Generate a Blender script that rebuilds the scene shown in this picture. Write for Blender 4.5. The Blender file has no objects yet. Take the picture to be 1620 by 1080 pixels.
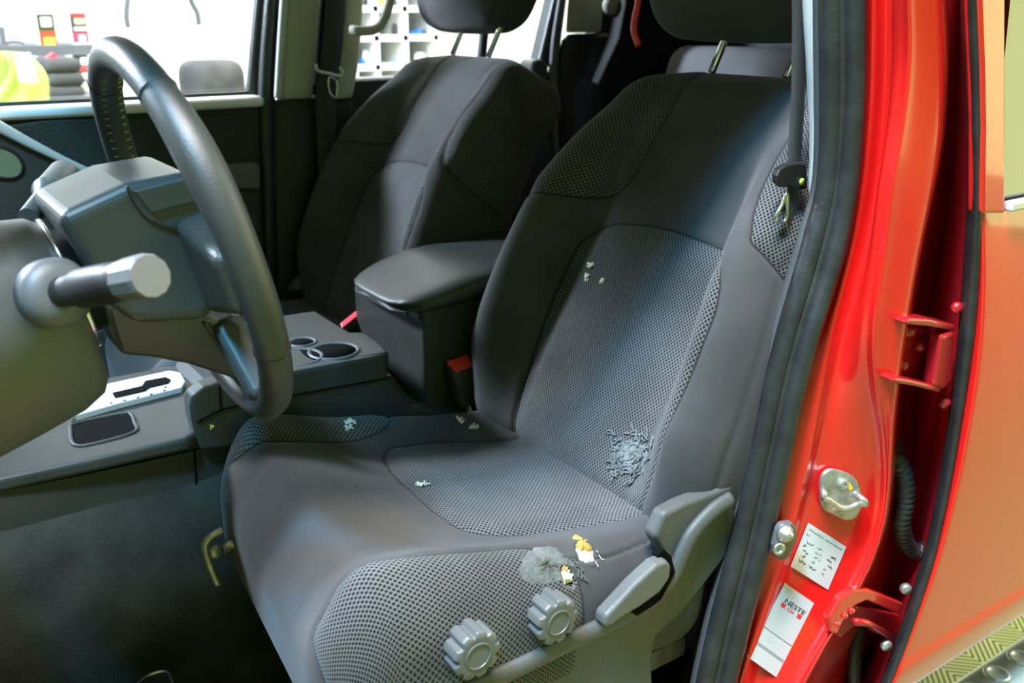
import bpy, math, random
import numpy as np
from mathutils import Vector, Matrix
random.seed(7)
S = bpy.context.scene
# ---------------------------------------------------------------- camera
CZ = 1.48                       # camera height above the workshop floor
FPX = 1481.0
PITCH, YAW = math.radians(19.3), math.radians(34.4)
cam_d = bpy.data.cameras.new('camera'); cam = bpy.data.objects.new('camera', cam_d)
S.collection.objects.link(cam); S.camera = cam
cam.location = (0, 0, CZ)
FW = Vector((math.cos(PITCH)*math.cos(YAW), -math.cos(PITCH)*math.sin(YAW), -math.sin(PITCH)))
cam.rotation_euler = FW.to_track_quat('-Z', 'Y').to_euler()
cam_d.sensor_width = 36; cam_d.lens = FPX/1620*36; cam_d.clip_start = .02
cam_d.dof.use_dof = True; cam_d.dof.focus_distance = 1.12; cam_d.dof.aperture_fstop = 5.6
# ---------------------------------------------------------------- world and light
W = bpy.data.worlds.new('world'); S.world = W; W.use_nodes = True
nt = W.node_tree; nt.nodes.clear()
def wn(t, **k):
    n = nt.nodes.new(t)
    for a, b in k.items(): setattr(n, a, b)
    return n
wo = wn('ShaderNodeOutputWorld'); bg = wn('ShaderNodeBackground'); tc = wn('ShaderNodeTexCoord'); sp = wn('ShaderNodeSeparateXYZ')
nt.links.new(tc.outputs['Generated'], sp.inputs[0])
zr = wn('ShaderNodeValToRGB')
mr = wn('ShaderNodeMapRange'); mr.inputs['From Min'].default_value = -1; mr.inputs['From Max'].default_value = 1
nt.links.new(sp.outputs['Z'], mr.inputs[0]); nt.links.new(mr.outputs[0], zr.inputs[0])
e = zr.color_ramp.elements                          # lime walls of the workshop low down, white ceiling above
e[0].position = .0; e[0].color = (.34, .50, .04, 1)
e[1].position = 1.; e[1].color = (.42, .46, .30, 1)
for p, c in ((.45, (.55, .92, .03, 1)), (.55, (.85, 1.35, .05, 1)), (.66, (.62, .90, .06, 1)), (.80, (.44, .58, .12, 1))):
    x = e.new(p); x.color = c
yr = wn('ShaderNodeMapRange'); yr.inputs['From Min'].default_value = .35; yr.inputs['From Max'].default_value = .8
nt.links.new(sp.outputs['Y'], yr.inputs[0])
mx = wn('ShaderNodeMix', data_type='RGBA'); nt.links.new(yr.outputs[0], mx.inputs[0])
nt.links.new(zr.outputs[0], mx.inputs[6]); mx.inputs[7].default_value = (.30, .42, .28, 1)   # dim green ambient light added ahead of the car
dt = wn('ShaderNodeVectorMath', operation='DOT_PRODUCT'); nt.links.new(tc.outputs['Generated'], dt.inputs[0]); dt.inputs[1].default_value = (-.48, -.86, .12)
rr_ = wn('ShaderNodeMapRange', interpolation_type='SMOOTHSTEP'); rr_.inputs['From Min'].default_value = .88; rr_.inputs['From Max'].default_value = .985; nt.links.new(dt.outputs['Value'], rr_.inputs[0])
mx2 = wn('ShaderNodeMix', data_type='RGBA'); nt.links.new(rr_.outputs[0], mx2.inputs[0]); nt.links.new(mx.outputs[2], mx2.inputs[6]); mx2.inputs[7].default_value = (8., 8.6, 3.6, 1)   # brightly lit lime wall behind the car
nt.links.new(mx2.outputs[2], bg.inputs[0]); bg.inputs[1].default_value = .46
nt.links.new(bg.outputs[0], wo.inputs[0])
def area(name, loc, target, size, power, col, size_y=None):
    d = bpy.data.lights.new(name, 'AREA'); d.energy = power; d.color = col; d.size = size
    if size_y: d.shape = 'RECTANGLE'; d.size_y = size_y
    o = bpy.data.objects.new(name, d); S.collection.objects.link(o); o.location = loc
    o.rotation_euler = (Vector(target)-Vector(loc)).to_track_quat('-Z', 'Y').to_euler(); return o
cl = area('ceiling_lamp', (.30, .15, 3.6), (.30, .15, 0), .26, 250, (1, .93, .89), 1.5); cl.rotation_euler = (0, 0, 0)
area('far_side_lamp', (3.5, 1.2, 2.7), (1.75, -.9, 1.15), .45, 360, (.72, .82, 1))
area('blue_fill_lamp', (.0, 1.3, 4.2), (.85, -.15, 1.25), .40, 250, (.13, .58, 1))  # added blue fill, unseen source, to tint the wheel and hub
area('rear_floor_fill', (-.35, -5.2, 3.7), (-.35, -5.2, 0), 1.2, 190, (1, .97, .92), 2.0)  # added fill to brighten the floor mirrored in the near rear door
area('background_fill', (4.6, -2.2, 3.6), (5.4, -2.2, 1.2), 3.0, 700, (1, 1, 1), 6)  # added fill that overexposes the far wall and its shelves
vs = S.view_settings; vs.view_transform = 'Standard'; vs.look = 'None'; vs.gamma = 1; vs.use_curve_mapping = False; vs.exposure = 0
# ---------------------------------------------------------------- helpers
F_ = np.array(FW); R_ = np.array([-math.sin(YAW), -math.cos(YAW), 0.]); U_ = np.cross(R_, F_)
def on(px, py, x=None, y=None, z=None):
    """the point of the place seen at a pixel of the photograph, on the plane x, y or z = value (metres)"""
    r = FPX*F_+(px-810)*R_-(py-540)*U_
    k = x/r[0] if x is not None else y/r[1] if y is not None else (z-CZ)/r[2]
    return Vector((r[0]*k, r[1]*k, r[2]*k+CZ))
def mat(name, col, rough=.5, metal=0, coat=0, spec=.5, bump=0, bscale=300, var=0, vscale=8, emis=None, sheen=0):
    m = bpy.data.materials.new(name); m.use_nodes = True; t = m.node_tree; b = t.nodes['Principled BSDF']
    b.inputs['Base Color'].default_value = (*col, 1); b.inputs['Roughness'].default_value = rough
    b.inputs['Metallic'].default_value = metal; b.inputs['Coat Weight'].default_value = coat; b.inputs['Coat Roughness'].default_value = .05
    b.inputs['Specular IOR Level'].default_value = spec; b.inputs['Sheen Weight'].default_value = sheen
    if emis: b.inputs['Emission Color'].default_value = (*col, 1); b.inputs['Emission Strength'].default_value = emis
    c = t.nodes.new('ShaderNodeTexCoord')
    if bump:
        n = t.nodes.new('ShaderNodeTexNoise'); n.inputs['Scale'].default_value = bscale; n.inputs['Detail'].default_value = 3
        t.links.new(c.outputs['Object'], n.inputs['Vector'])
        u = t.nodes.new('ShaderNodeBump'); u.inputs['Strength'].default_value = bump; u.inputs['Distance'].default_value = .002
        t.links.new(n.outputs[0], u.inputs['Height']); t.links.new(u.outputs[0], b.inputs['Normal'])
    if var:
        n = t.nodes.new('ShaderNodeTexNoise'); n.inputs['Scale'].default_value = vscale; n.inputs['Detail'].default_value = 5
        t.links.new(c.outputs['Object'], n.inputs['Vector'])
        r = t.nodes.new('ShaderNodeValToRGB'); r.color_ramp.elements[0].position = .35; r.color_ramp.elements[1].position = .7
        r.color_ramp.elements[0].color = (*[x*(1-var) for x in col], 1); r.color_ramp.elements[1].color = (*[min(1, x*(1+var)) for x in col], 1)
        t.links.new(n.outputs[0], r.inputs[0]); t.links.new(r.outputs[0], b.inputs['Base Color'])
    return m
M = dict(
 plastic=mat('dark_grained_plastic', (.040, .042, .038), .46, spec=.35, bump=.25, bscale=900, var=.12, vscale=20),
 plastic2=mat('grey_plastic', (.11, .113, .115), .40, bump=.2, bscale=900),
 shield=mat('seat_shield_plastic', (.075, .08, .078), .48, bump=.25, bscale=900),
 satin=mat('satin_hub_plastic', (.045, .054, .054), .38, bump=.12, bscale=1200),
 leather=mat('leather_rim', (.034, .037, .034), .42, bump=.25, bscale=700),
 black=mat('black_plastic', (.010, .010, .010), .5), void=mat('shade_black', (.004, .004, .004), .9, spec=.05),  # void: near-black colour standing for shade in slots, wells and recesses
 rubber=mat('weatherstrip_rubber', (.022, .024, .024), .42, bump=.3, bscale=120, var=.3, vscale=30),
 flock=mat('flocked_seal', (.06, .062, .062), .8, bump=.3, bscale=900),
 red=mat('red_car_paint', (.72, .012, .010), .30, coat=1), redd=mat('darkened_red_paint', (.38, .008, .014), .35, coat=.6),  # redd: body red darkened to offset lamp light on the door flange
 trim=mat('pale_grey_trim', (.52, .53, .50), .6, bump=.15, bscale=700),
 beige=mat('beige_pillar_trim', (.38, .38, .30), .6, bump=.15, bscale=700),
 silver=mat('silver_paint_trim', (.62, .62, .62), .30, metal=.25), chrome=mat('bright_steel', (.75, .75, .72), .18, metal=1),
 zinc=mat('zinc_plated_steel', (.50, .49, .46), .38, metal=.75, bump=.3, bscale=120, var=.3, vscale=60),
 carpet=mat('carpet', (.024, .023, .017), .95, bump=1., bscale=600, var=.45, vscale=14),
 cloth=mat('headrest_cloth', (.045, .046, .046), .9, bump=.5, bscale=1200, sheen=.2),
 webbing=mat('seat_belt_webbing', (.030, .032, .030), .75, bump=.5, bscale=1500),
 redb=mat('red_button_plastic', (.85, .05, .05), .4), pink=mat('pinkish_red_plastic', (.80, .05, .09), .4),
 white=mat('white_paint', (.82, .82, .82), .6), paper=mat('label_paper', (.55, .55, .54), .7), ink=mat('label_ink', (.015, .015, .02), .7),
 inkr=mat('label_red_ink', (.85, .03, .03), .6), foam=mat('cream_foam', (.92, .90, .76), .95, bump=.8, bscale=400),
 foamy=mat('aged_foam', (.42, .26, .06), .95, bump=.8, bscale=400), fluff=mat('white_lint', (.80, .80, .72), .95),
 jacket=mat('hi_vis_cloth', (.50, .72, .13), .8, var=.15, vscale=5), dark=mat('dark_cloth', (.06, .055, .055), .9, var=.3, vscale=12),
 bench=mat('bench_top', (.10, .10, .11), .6), orange=mat('orange_print', (.60, .05, .01), .6), green=mat('green_print', (.035, .05, .01), .6),
 yellow=mat('yellow_print', (.95, .60, .05), .6), blue=mat('blue_item', (.02, .15, .6), .5), lime=mat('lime_item', (.5, .7, .1), .6),
 step=mat('side_step_polish', (.75, .80, .80), .3, metal=.5), thread=mat('stitching_thread', (.22, .30, .06), .8),
 knob=mat('knob_plastic', (.115, .12, .118), .36, bump=.15, bscale=900), tan=mat('tan_wood', (.55, .42, .25), .6),
)
def glass(name, tint, rough=.0, ior=1.55):
    m = bpy.data.materials.new(name); m.use_nodes = True; t = m.node_tree; t.nodes.clear()
    o = t.nodes.new('ShaderNodeOutputMaterial'); a = t.nodes.new('ShaderNodeBsdfTransparent'); a.inputs[0].default_value = (*tint, 1)
    g = t.nodes.new('ShaderNodeBsdfGlossy'); g.inputs['Roughness'].default_value = rough
    f = t.nodes.new('ShaderNodeFresnel'); f.inputs[0].default_value = ior
    x = t.nodes.new('ShaderNodeMixShader'); ge = t.nodes.new('ShaderNodeNewGeometry'); mm = t.nodes.new('ShaderNodeMath'); mm.operation = 'SUBTRACT'; mm.inputs[0].default_value = 1; mm.use_clamp = True
    t.links.new(ge.outputs['Backfacing'], mm.inputs[1]); mu = t.nodes.new('ShaderNodeMath'); mu.operation = 'MULTIPLY'; t.links.new(mm.outputs[0], mu.inputs[0]); t.links.new(f.outputs[0], mu.inputs[1]); t.links.new(mu.outputs[0], x.inputs[0]); t.links.new(a.outputs[0], x.inputs[1]); t.links.new(g.outputs[0], x.inputs[2])
    t.links.new(x.outputs[0], o.inputs[0]); return m
M['glass'] = glass('window_glass', (.93, .95, .94)); M['gdark'] = glass('tinted_glass', (.25, .27, .22), ior=2.3)

ROOT = {}
def thing(name, label, cat, loc, group=None, kind=None):
    o = bpy.data.objects.new(name, None); S.collection.objects.link(o); o.location = loc; o.empty_display_size = .05
    o['label'] = label; o['category'] = cat
    if group: o['group'] = group
    if kind: o['kind'] = kind
    ROOT[o.name] = Vector(loc); return o
def tag(o, label, cat, group=None, kind=None):
    o['label'] = label; o['category'] = cat
    if group: o['group'] = group
    if kind: o['kind'] = kind
    return o
def mk(name, verts, faces, m, parent=None, smooth=True, label=None, auto=None):
    off = ROOT.get(parent.name, Vector((0, 0, 0))) if parent else Vector((0, 0, 0))
    if parent is None and len(verts):
        a = np.array([tuple(v) for v in verts]); off = Vector(((a[:, 0].min()+a[:, 0].max())/2, (a[:, 1].min()+a[:, 1].max())/2, a[:, 2].min()))
    me = bpy.data.meshes.new(name); me.from_pydata([tuple(Vector(v)-off) for v in verts], [], [tuple(f) for f in faces])
    ms = m if isinstance(m, (list, tuple)) else [m]
    for q in ms: me.materials.append(q)
    if smooth: me.polygons.foreach_set('use_smooth', [True]*len(me.polygons))
    if smooth is not None and len(verts) < 6000:
        import bmesh
        b_ = bmesh.new(); b_.from_mesh(me)
        if all(e_.is_manifold for e_ in b_.edges): bmesh.ops.recalc_face_normals(b_, faces=b_.faces); b_.to_mesh(me)
        b_.free()
    me.update(); o = bpy.data.objects.new(name, me); S.collection.objects.link(o)
    if parent: o.parent = parent; ROOT[o.name] = off
    else: o.location = off; ROOT[o.name] = off
    if label: o['label'] = label
    if auto: 
        me.set_sharp_from_angle(angle=math.radians(auto))
    return o
def join(*vf):
    V, Fc = [], []
    for v, f in vf:
        k = len(V); V += [Vector(p) for p in v]; Fc += [tuple(i+k for i in q) for q in f]
    return V, Fc
def solid(o, th, off=-1):
    s = o.modifiers.new('thickness', 'SOLIDIFY'); s.thickness = th; s.offset = off; return o
def bevel(o, w, n=3, ang=35):
    b = o.modifiers.new('bevel', 'BEVEL'); b.width = w; b.segments = n; b.limit_method = 'ANGLE'; b.angle_limit = math.radians(ang); return o
def subs(o, n=2):
    s = o.modifiers.new('subsurf', 'SUBSURF'); s.levels = n; s.render_levels = n; return o
def basis(d):
    d = Vector(d).normalized(); a = Vector((0, 0, 1)) if abs(d.z) < .9 else Vector((1, 0, 0)); u = d.cross(a).normalized(); return u, d.cross(u).normalized()
def crom(pts, n=8, closed=False):
    pts = [Vector(p) for p in pts]; out = []; L = len(pts); rng = L if closed else L-1
    for i in range(rng):
        g = (lambda j: pts[j % L]) if closed else (lambda j: pts[min(max(j, 0), L-1)])
        a, b, c, d = g(i-1), g(i), g(i+1), g(i+2)
        for k in range(n):
            t = k/n; out.append(.5*((2*b)+(c-a)*t+(2*a-5*b+4*c-d)*t*t+(3*b-a-3*c+d)*t**3))
    if not closed: out.append(pts[-1])
    return out
def tube(pts, r, seg=12, closed=False, flat=1., up=None, caps=True):
    """round (or flattened) tube along a path; r one number or one per point"""
    pts = [Vector(p) for p in pts]; n = len(pts); rs = r if isinstance(r, (list, tuple)) else [r]*n
    V, Fc = [], []; u = None
    for i, p in enumerate(pts):
        a = pts[(i-1) % n] if (closed or i > 0) else p; b = pts[(i+1) % n] if (closed or i < n-1) else p
        d = (b-a).normalized()
        if up is not None: u = (Vector(up)-d*d.dot(Vector(up))).normalized()
        elif u is None: u = basis(d)[0]
        else: u = (u-d*u.dot(d)).normalized()
        w = d.cross(u)
        for k in range(seg):
            t = 2*math.pi*k/seg; V.append(p+rs[i]*(math.cos(t)*u*flat+math.sin(t)*w))
    m_ = n if closed else n-1
    for i in range(m_):
        j = (i+1) % n
        for k in range(seg): Fc.append((i*seg+k, i*seg+(k+1) % seg, j*seg+(k+1) % seg, j*seg+k))
    if not closed and caps: Fc += [tuple(range(seg))[::-1], tuple(range((n-1)*seg, n*seg))]
    return V, Fc
def lathe(c, axis, prof, seg=32, caps=True):
    u, w = basis(axis); d = Vector(axis).normalized(); V, Fc = [], []
    for (h, r) in prof:
        for k in range(seg):
            t = 2*math.pi*k/seg; V.append(Vector(c)+d*h+r*(math.cos(t)*u+math.sin(t)*w))
    for i in range(len(prof)-1):
        for k in range(seg): Fc.append((i*seg+k, i*seg+(k+1) % seg, (i+1)*seg+(k+1) % seg, (i+1)*seg+k))
    if caps: Fc += [tuple(range(seg))[::-1], tuple(range((len(prof)-1)*seg, len(prof)*seg))]
    return V, Fc
def box(c, s, ax=None):
    c = Vector(c); ax = ax or (Vector((1, 0, 0)), Vector((0, 1, 0)), Vector((0, 0, 1)))
    V = [c+ax[0]*i*s[0]/2+ax[1]*j*s[1]/2+ax[2]*k*s[2]/2 for i in (-1, 1) for j in (-1, 1) for k in (-1, 1)]
    return V, [(0, 1, 3, 2), (4, 6, 7, 5), (0, 4, 5, 1), (2, 3, 7, 6), (0, 2, 6, 4), (1, 5, 7, 3)]
def prism(poly, d):
    """outline of 3D points given a thickness along vector d"""
    n = len(poly); poly = [Vector(p) for p in poly]; d = Vector(d)
    return poly+[p+d for p in poly], [tuple(range(n))[::-1], tuple(range(n, 2*n))]+[(i, (i+1) % n, n+(i+1) % n, n+i) for i in range(n)]
def grid(rows, closed=False):
    n, m_ = len(rows), len(rows[0]); V = [Vector(p) for r in rows for p in r]; Fc = []
    for i in range(n-1):
        for j in range(m_ if closed else m_-1): Fc.append((i*m_+j, i*m_+(j+1) % m_, (i+1)*m_+(j+1) % m_, (i+1)*m_+j))
    return V, Fc
def interp(rows, y):
    """rows: list of (py, px); the px at height py"""
    return float(np.interp(y, [r[0] for r in rows], [r[1] for r in rows]))

# SEATGEO BEGIN
SB = np.array([.957, -.735, .875])               # where driver's cushion meets its backrest
TH = math.radians(27)
def sstep(x, a, b):
    t = np.clip((x-a)/(b-a), 0, 1); return t*t*(3-2*t)
def rbox(h, r, step):
    """rounded box shell centred on 0: verts (n,3), faces"""
    idx = {}; V = []; Fc = []
    n = [max(2, int(round(2*q/step))) for q in h]
    def vid(i, j, k):
        if (i, j, k) not in idx: idx[(i, j, k)] = len(V); V.append((i, j, k))
        return idx[(i, j, k)]
    for a in range(3):
        b, c = (a+1) % 3, (a+2) % 3
        for s in (0, n[a]):
            for i in range(n[b]):
                for j in range(n[c]):
                    q = []
                    for di, dj in ((0, 0), (1, 0), (1, 1), (0, 1)):
                        t = [0, 0, 0]; t[a] = s; t[b] = i+di; t[c] = j+dj; q.append(vid(*t))
                    Fc.append(q if s else q[::-1])
    V = np.array(V, float); h = np.array(h)
    P = (V/np.array(n)*2-1)
    P = np.sign(P)*(1-(1-np.abs(P))**1.15)*h
    Q = np.clip(P, -(h-r), h-r); D = P-Q; L = np.linalg.norm(D, axis=1, keepdims=True)
    N = D/np.maximum(L, 1e-9)
    return Q+r*N, N, Fc
BW, BL, BT = .262, .655, .15                      # backrest half width, length, thickness
def back_geo(step):
    P, N, Fc = rbox([BW, BL/2, BT/2], .055, step)
    a, t, d = P[:, 0].copy(), P[:, 1]+BL/2, P[:, 2].copy()
    front = sstep(d, -.03, BT/2)                 # 1 on the face, 0 behind
    u, v = a.copy(), t.copy()
    side = np.clip(BT/2-d, 0, BT)*np.abs(N[:, 0])
    u = u+np.sign(a)*side
    q = t/BL
    wf = np.interp(q, [0, .12, .3, .45, .6, .8, 1.], [.90, .98, 1.0, .98, .93, .84, .76])
    k = np.polyfit([0, .12, .3, .45, .6, .8, 1.], [.90, .98, 1.0, .98, .93, .84, .76], 3)
    wf = np.polyval(k, q)
    bol = sstep(np.abs(a)/BW, .50, .84)*(1-.55*sstep(q, .55, .9))*(.35+.65*sstep(q, .0, .25))
    lum = -.030*np.exp(-((q-.45)/.30)**2)
    d = d+front*(.060*bol+lum*(1-bol))
    d = d-.02*sstep(q, .75, 1.)
    t = t-.03*sstep(np.abs(a)/BW, .4, 1.)*sstep(q, .7, 1)       # shoulders drop a little
    a = a*wf
    c, s = math.cos(TH), math.sin(TH)
    curve = .03*np.sin(math.pi*q)
    X = SB[0]+a; Y = SB[1]-t*s+(d-BT/2+curve)*c-.0; Z = SB[2]-.035+t*c+(d-BT/2+curve)*s
    return np.stack([X, Y, Z], 1), N, [q[::-1] for q in Fc], np.stack([u, v], 1)
CWd, CL, CT = .258, .525, .19
def cush_geo(step):
    P, N, Fc = rbox([CWd, CL/2, CT/2], .07, step)
    a, b, c = P[:, 0].copy(), P[:, 1].copy(), P[:, 2].copy()      # lateral, forward, up
    top = sstep(c, -.02, CT/2)
    drop = CT/2-c
    u = a+np.sign(a)*drop*np.abs(N[:, 0]); v = b+np.sign(b)*drop*np.abs(N[:, 1])
    f = (b+CL/2)/CL
    bol = sstep(np.abs(a)/CWd, .5, .85)
    c = c+top*(.030*bol*(.45+.55*sstep(f, .2, .6)))
    c = c+top*(.02*sstep(f, .55, .85)-.012*(1-bol)*np.exp(-((f-.35)/.25)**2))
    c = c-.035*sstep(f, .86, 1.)*top
    c = c+.055*f
    under = sstep(-c, -.02, CT/2)
    b = b-.035*under*sstep(f, .7, 1)
    b = b-.045*(a/CWd)*sstep(f, .6, 1.)*.5
    a = a*(1-.05*sstep(f, .82, 1.))*(1-.05*under)
    X = SB[0]+a; Y = SB[1]-.08+(b+CL/2); Z = SB[2]-CT/2-.012+c
    return np.stack([X, Y, Z], 1), N, Fc, np.stack([u, v], 1)
def poly_sd(uv, poly):
    """signed distance to a closed outline, negative inside"""
    P = np.array(poly, float); n = len(P); d2 = np.full(len(uv), 1e9); ins = np.zeros(len(uv), bool)
    for i in range(n):
        a, b = P[i], P[(i+1) % n]; e = b-a; w = uv-a
        t = np.clip((w@e)/max(e@e, 1e-12), 0, 1)[:, None]; d2 = np.minimum(d2, ((w-t*e)**2).sum(1))
        c = (a[1] > uv[:, 1]) != (b[1] > uv[:, 1])
        xx = a[0]+(uv[:, 1]-a[1])/np.where(b[1] == a[1], 1e-9, b[1]-a[1])*e[0]
        ins ^= c & (uv[:, 0] < xx)
    return np.where(ins, -1, 1)*np.sqrt(d2)
# SEATGEO END
# ---------------------------------------------------------------- fabric
def fabric(name, attr, plain, meshc, hole, pitch=.0060):
    m = bpy.data.materials.new(name); m.use_nodes = True; t = m.node_tree; L = t.links; b = t.nodes['Principled BSDF']
    b.inputs['Roughness'].default_value = .92; b.inputs['Specular IOR Level'].default_value = .15; b.inputs['Sheen Weight'].default_value = .12
    def N(k, **a):
        n = t.nodes.new(k)
        for q, v in a.items(): setattr(n, q, v)
        return n
    def MA(op, x, y=None, z=None):
        n = N('ShaderNodeMath', operation=op)
        for i, q in enumerate((x, y, z)):
            if q is None: continue
            if isinstance(q, (int, float)): n.inputs[i].default_value = q
            else: L.new(q, n.inputs[i])
        return n.outputs[0]
    uv = N('ShaderNodeUVMap'); uv.uv_map = 'fabric'; s = N('ShaderNodeSeparateXYZ'); L.new(uv.outputs[0], s.inputs[0])
    U = MA('DIVIDE', s.outputs[0], pitch); V = MA('DIVIDE', s.outputs[1], pitch*1.15)
    def cell(off):
        a = MA('SUBTRACT', MA('FRACT', MA('ADD', U, off+100)), .5); c = MA('SUBTRACT', MA('FRACT', MA('ADD', V, off+100)), .5)
        return MA('SQRT', MA('ADD', MA('MULTIPLY', a, a), MA('MULTIPLY', MA('MULTIPLY', c, c), 1.25)))
    d = MA('MINIMUM', cell(0), cell(.5))
    h = N('ShaderNodeMapRange'); h.inputs['From Min'].default_value = .17; h.inputs['From Max'].default_value = .33; L.new(d, h.inputs[0])   # 0 in a hole
    at = N('ShaderNodeAttribute'); at.attribute_name = attr
    ins = N('ShaderNodeMapRange'); ins.inputs['From Min'].default_value = .0006; ins.inputs['From Max'].default_value = -.0006; L.new(at.outputs['Fac'], ins.inputs[0])
    sm = MA('ABSOLUTE', at.outputs['Fac']); seam = N('ShaderNodeMapRange'); seam.inputs['From Min'].default_value = .0005; seam.inputs['From Max'].default_value = .0025; L.new(sm, seam.inputs[0])
    nz = N('ShaderNodeTexNoise'); nz.inputs['Scale'].default_value = 9; nz.inputs['Detail'].default_value = 6; tc = N('ShaderNodeTexCoord'); L.new(tc.outputs['Object'], nz.inputs[0])
    fz = N('ShaderNodeTexNoise'); fz.inputs['Scale'].default_value = 900; L.new(tc.outputs['Object'], fz.inputs[0])
    wv = MA('MULTIPLY', MA('SINE', MA('MULTIPLY', s.outputs[1], 2*math.pi/.0021)), MA('SINE', MA('MULTIPLY', s.outputs[0], 2*math.pi/.0030)))
    def mix(f, a, c):
        n = N('ShaderNodeMix', data_type='RGBA')
        L.new(f, n.inputs[0])
        for i, q in ((6, a), (7, c)):
            if isinstance(q, tuple): n.inputs[i].default_value = (*q, 1)
            else: L.new(q, n.inputs[i])
        return n.outputs[2]
    mc = mix(h.outputs[0], hole, meshc); col = mix(ins.outputs[0], plain, mc); col = mix(seam.outputs[0], tuple(x*.35 for x in plain), col)
    g = N('ShaderNodeMapRange'); g.inputs['From Min'].default_value = .3; g.inputs['From Max'].default_value = .7; g.inputs['To Min'].default_value = .78; g.inputs['To Max'].default_value = 1.25; L.new(nz.outputs[0], g.inputs[0])
    hs = N('ShaderNodeHueSaturation'); L.new(g.outputs[0], hs.inputs['Value']); L.new(col, hs.inputs['Color']); L.new(hs.outputs[0], b.inputs['Base Color'])
    hb = MA('ADD', MA('MULTIPLY', MA('MULTIPLY', h.outputs[0], ins.outputs[0]), 1.0), MA('ADD', MA('MULTIPLY', wv, .10), MA('MULTIPLY', fz.outputs[0], .25)))
    bu = N('ShaderNodeBump'); bu.inputs['Strength'].default_value = .6; bu.inputs['Distance'].default_value = .0012; L.new(hb, bu.inputs['Height']); L.new(bu.outputs[0], b.inputs['Normal'])
    return m
M['fabric'] = fabric('seat_fabric', 'panel', (.056, .055, .056), (.104, .105, .104), (.008, .008, .009))
M['fabricr'] = fabric('rear_seat_fabric', 'panel', (.14, .14, .145), (.16, .16, .16), (.03, .03, .03))

INSERT = [(.151, .302), (.145, .350), (.110, .380), (.04, .392), (-.021, .395), (-.091, .391), (-.170, .380), (-.212, .350), (-.226, .31), (-.224, .26), (-.219, .198), (-.206, .131), (-.18, .033), (-.17, -.08), (.14, -.08), (.145, .025), (.146, .073), (.147, .144), (.151, .228)]
WING = [(.140, .68), (.108, .60), (.098, .540), (.096, .478), (.114, .437), (.148, .415), (.185, .396), (.230, .384), (.36, .37), (.36, .70)]
WING_O = [(-.200, .68), (-.214, .60), (-.219, .504), (-.224, .451), (-.237, .41), (-.262, .388), (-.40, .375), (-.40, .70)]
C_FAR = [(.222, .272), (.19, .24), (.166, .18), (.167, .074), (.18, .009), (.198, -.018), (.225, -.025), (.40, -.03), (.42, .30), (.26, .34)]
C_MID = [(.144, .018), (.155, -.019), (.15, -.101), (.123, -.176), (.09, -.235), (-.14, -.235), (-.178, -.172), (-.165, -.129), (-.145, -.074), (-.128, -.006), (-.104, .034), (-.06, .045), (.03, .044), (.10, .036)]
C_NEAR = [(-.218, .30), (-.200, .25), (-.191, .225), (-.196, .190), (-.204, .138), (-.208, .047), (-.222, .01), (-.245, -.012), (-.283, -.025), (-.36, -.028), (-.45, -.028), (-.46, .24), (-.33, .32)]
def smooth2(p, n=6):
    return [(v.x, v.y) for v in crom([(a, b, 0) for a, b in p], n, True)]
def pad(name, geo, polys, m, parent, creases=(), step=.0045, tears=None, dz=(0, 0, 0)):
    V, N, Fc, uv = geo(step)
    sd = np.min([poly_sd(uv, smooth2(p)) for p in polys], 0)
    cr = np.exp(-(sd/.004)**2)*.0035
    for p in creases:                                    # plain sewn seams: open polylines
        P = np.array(p); d2 = np.full(len(uv), 1e9)
        for i in range(len(P)-1):
            a, b = P[i], P[i+1]; e = b-a; w = uv-a; t = np.clip((w@e)/(e@e), 0, 1)[:, None]; d2 = np.minimum(d2, ((w-t*e)**2).sum(1))
        dd = np.sqrt(d2); cr = np.maximum(cr, np.exp(-(dd/.0035)**2)*.003); sd = np.where((dd < .0022) & (np.abs(sd) > dd), dd, sd)
    puff = .004*sstep(-sd, 0, .03)
    # face normals -> smooth vertex normals
    F4 = np.array(Fc); A = V[F4]; nr = np.cross(A[:, 2]-A[:, 0], A[:, 3]-A[:, 1]); vn = np.zeros_like(V)
    for k in range(4): np.add.at(vn, F4[:, k], nr)
    vn /= np.linalg.norm(vn, axis=1, keepdims=True)+1e-12
    V = V+vn*(puff-cr)[:, None]
    if tears is not None:
        for (cu, cv, ru, rv, dep) in tears:
            q = np.sqrt(((uv[:, 0]-cu)/ru)**2+((uv[:, 1]-cv)/rv)**2); V = V-vn*(dep*(1-sstep(q, .75, 1.1)))[:, None]
            V = V+vn*(.0025*np.exp(-((q-1.15)/.18)**2))[:, None]
    V = V+np.array(dz)
    o = mk(name, V, Fc, m, parent)
    at = o.data.attributes.new('panel', 'FLOAT', 'POINT'); at.data.foreach_set('value', sd.astype(np.float32))
    ul = o.data.uv_layers.new(name='fabric'); li = np.zeros(len(o.data.loops), np.int32); o.data.loops.foreach_get('vertex_index', li)
    ul.data.foreach_set('uv', uv[li].astype(np.float32).ravel())
    return o, V, vn, uv
def at_uv(info, u, v, lift=0.0):
    o, V, vn, uv = info; i = int(np.argmin((uv[:, 0]-u)**2+(uv[:, 1]-v)**2+np.where(vn[:, 1]*.5+vn[:, 2] < -.2, 9, 0))); return Vector(V[i]+vn[i]*lift), Vector(vn[i])
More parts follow.
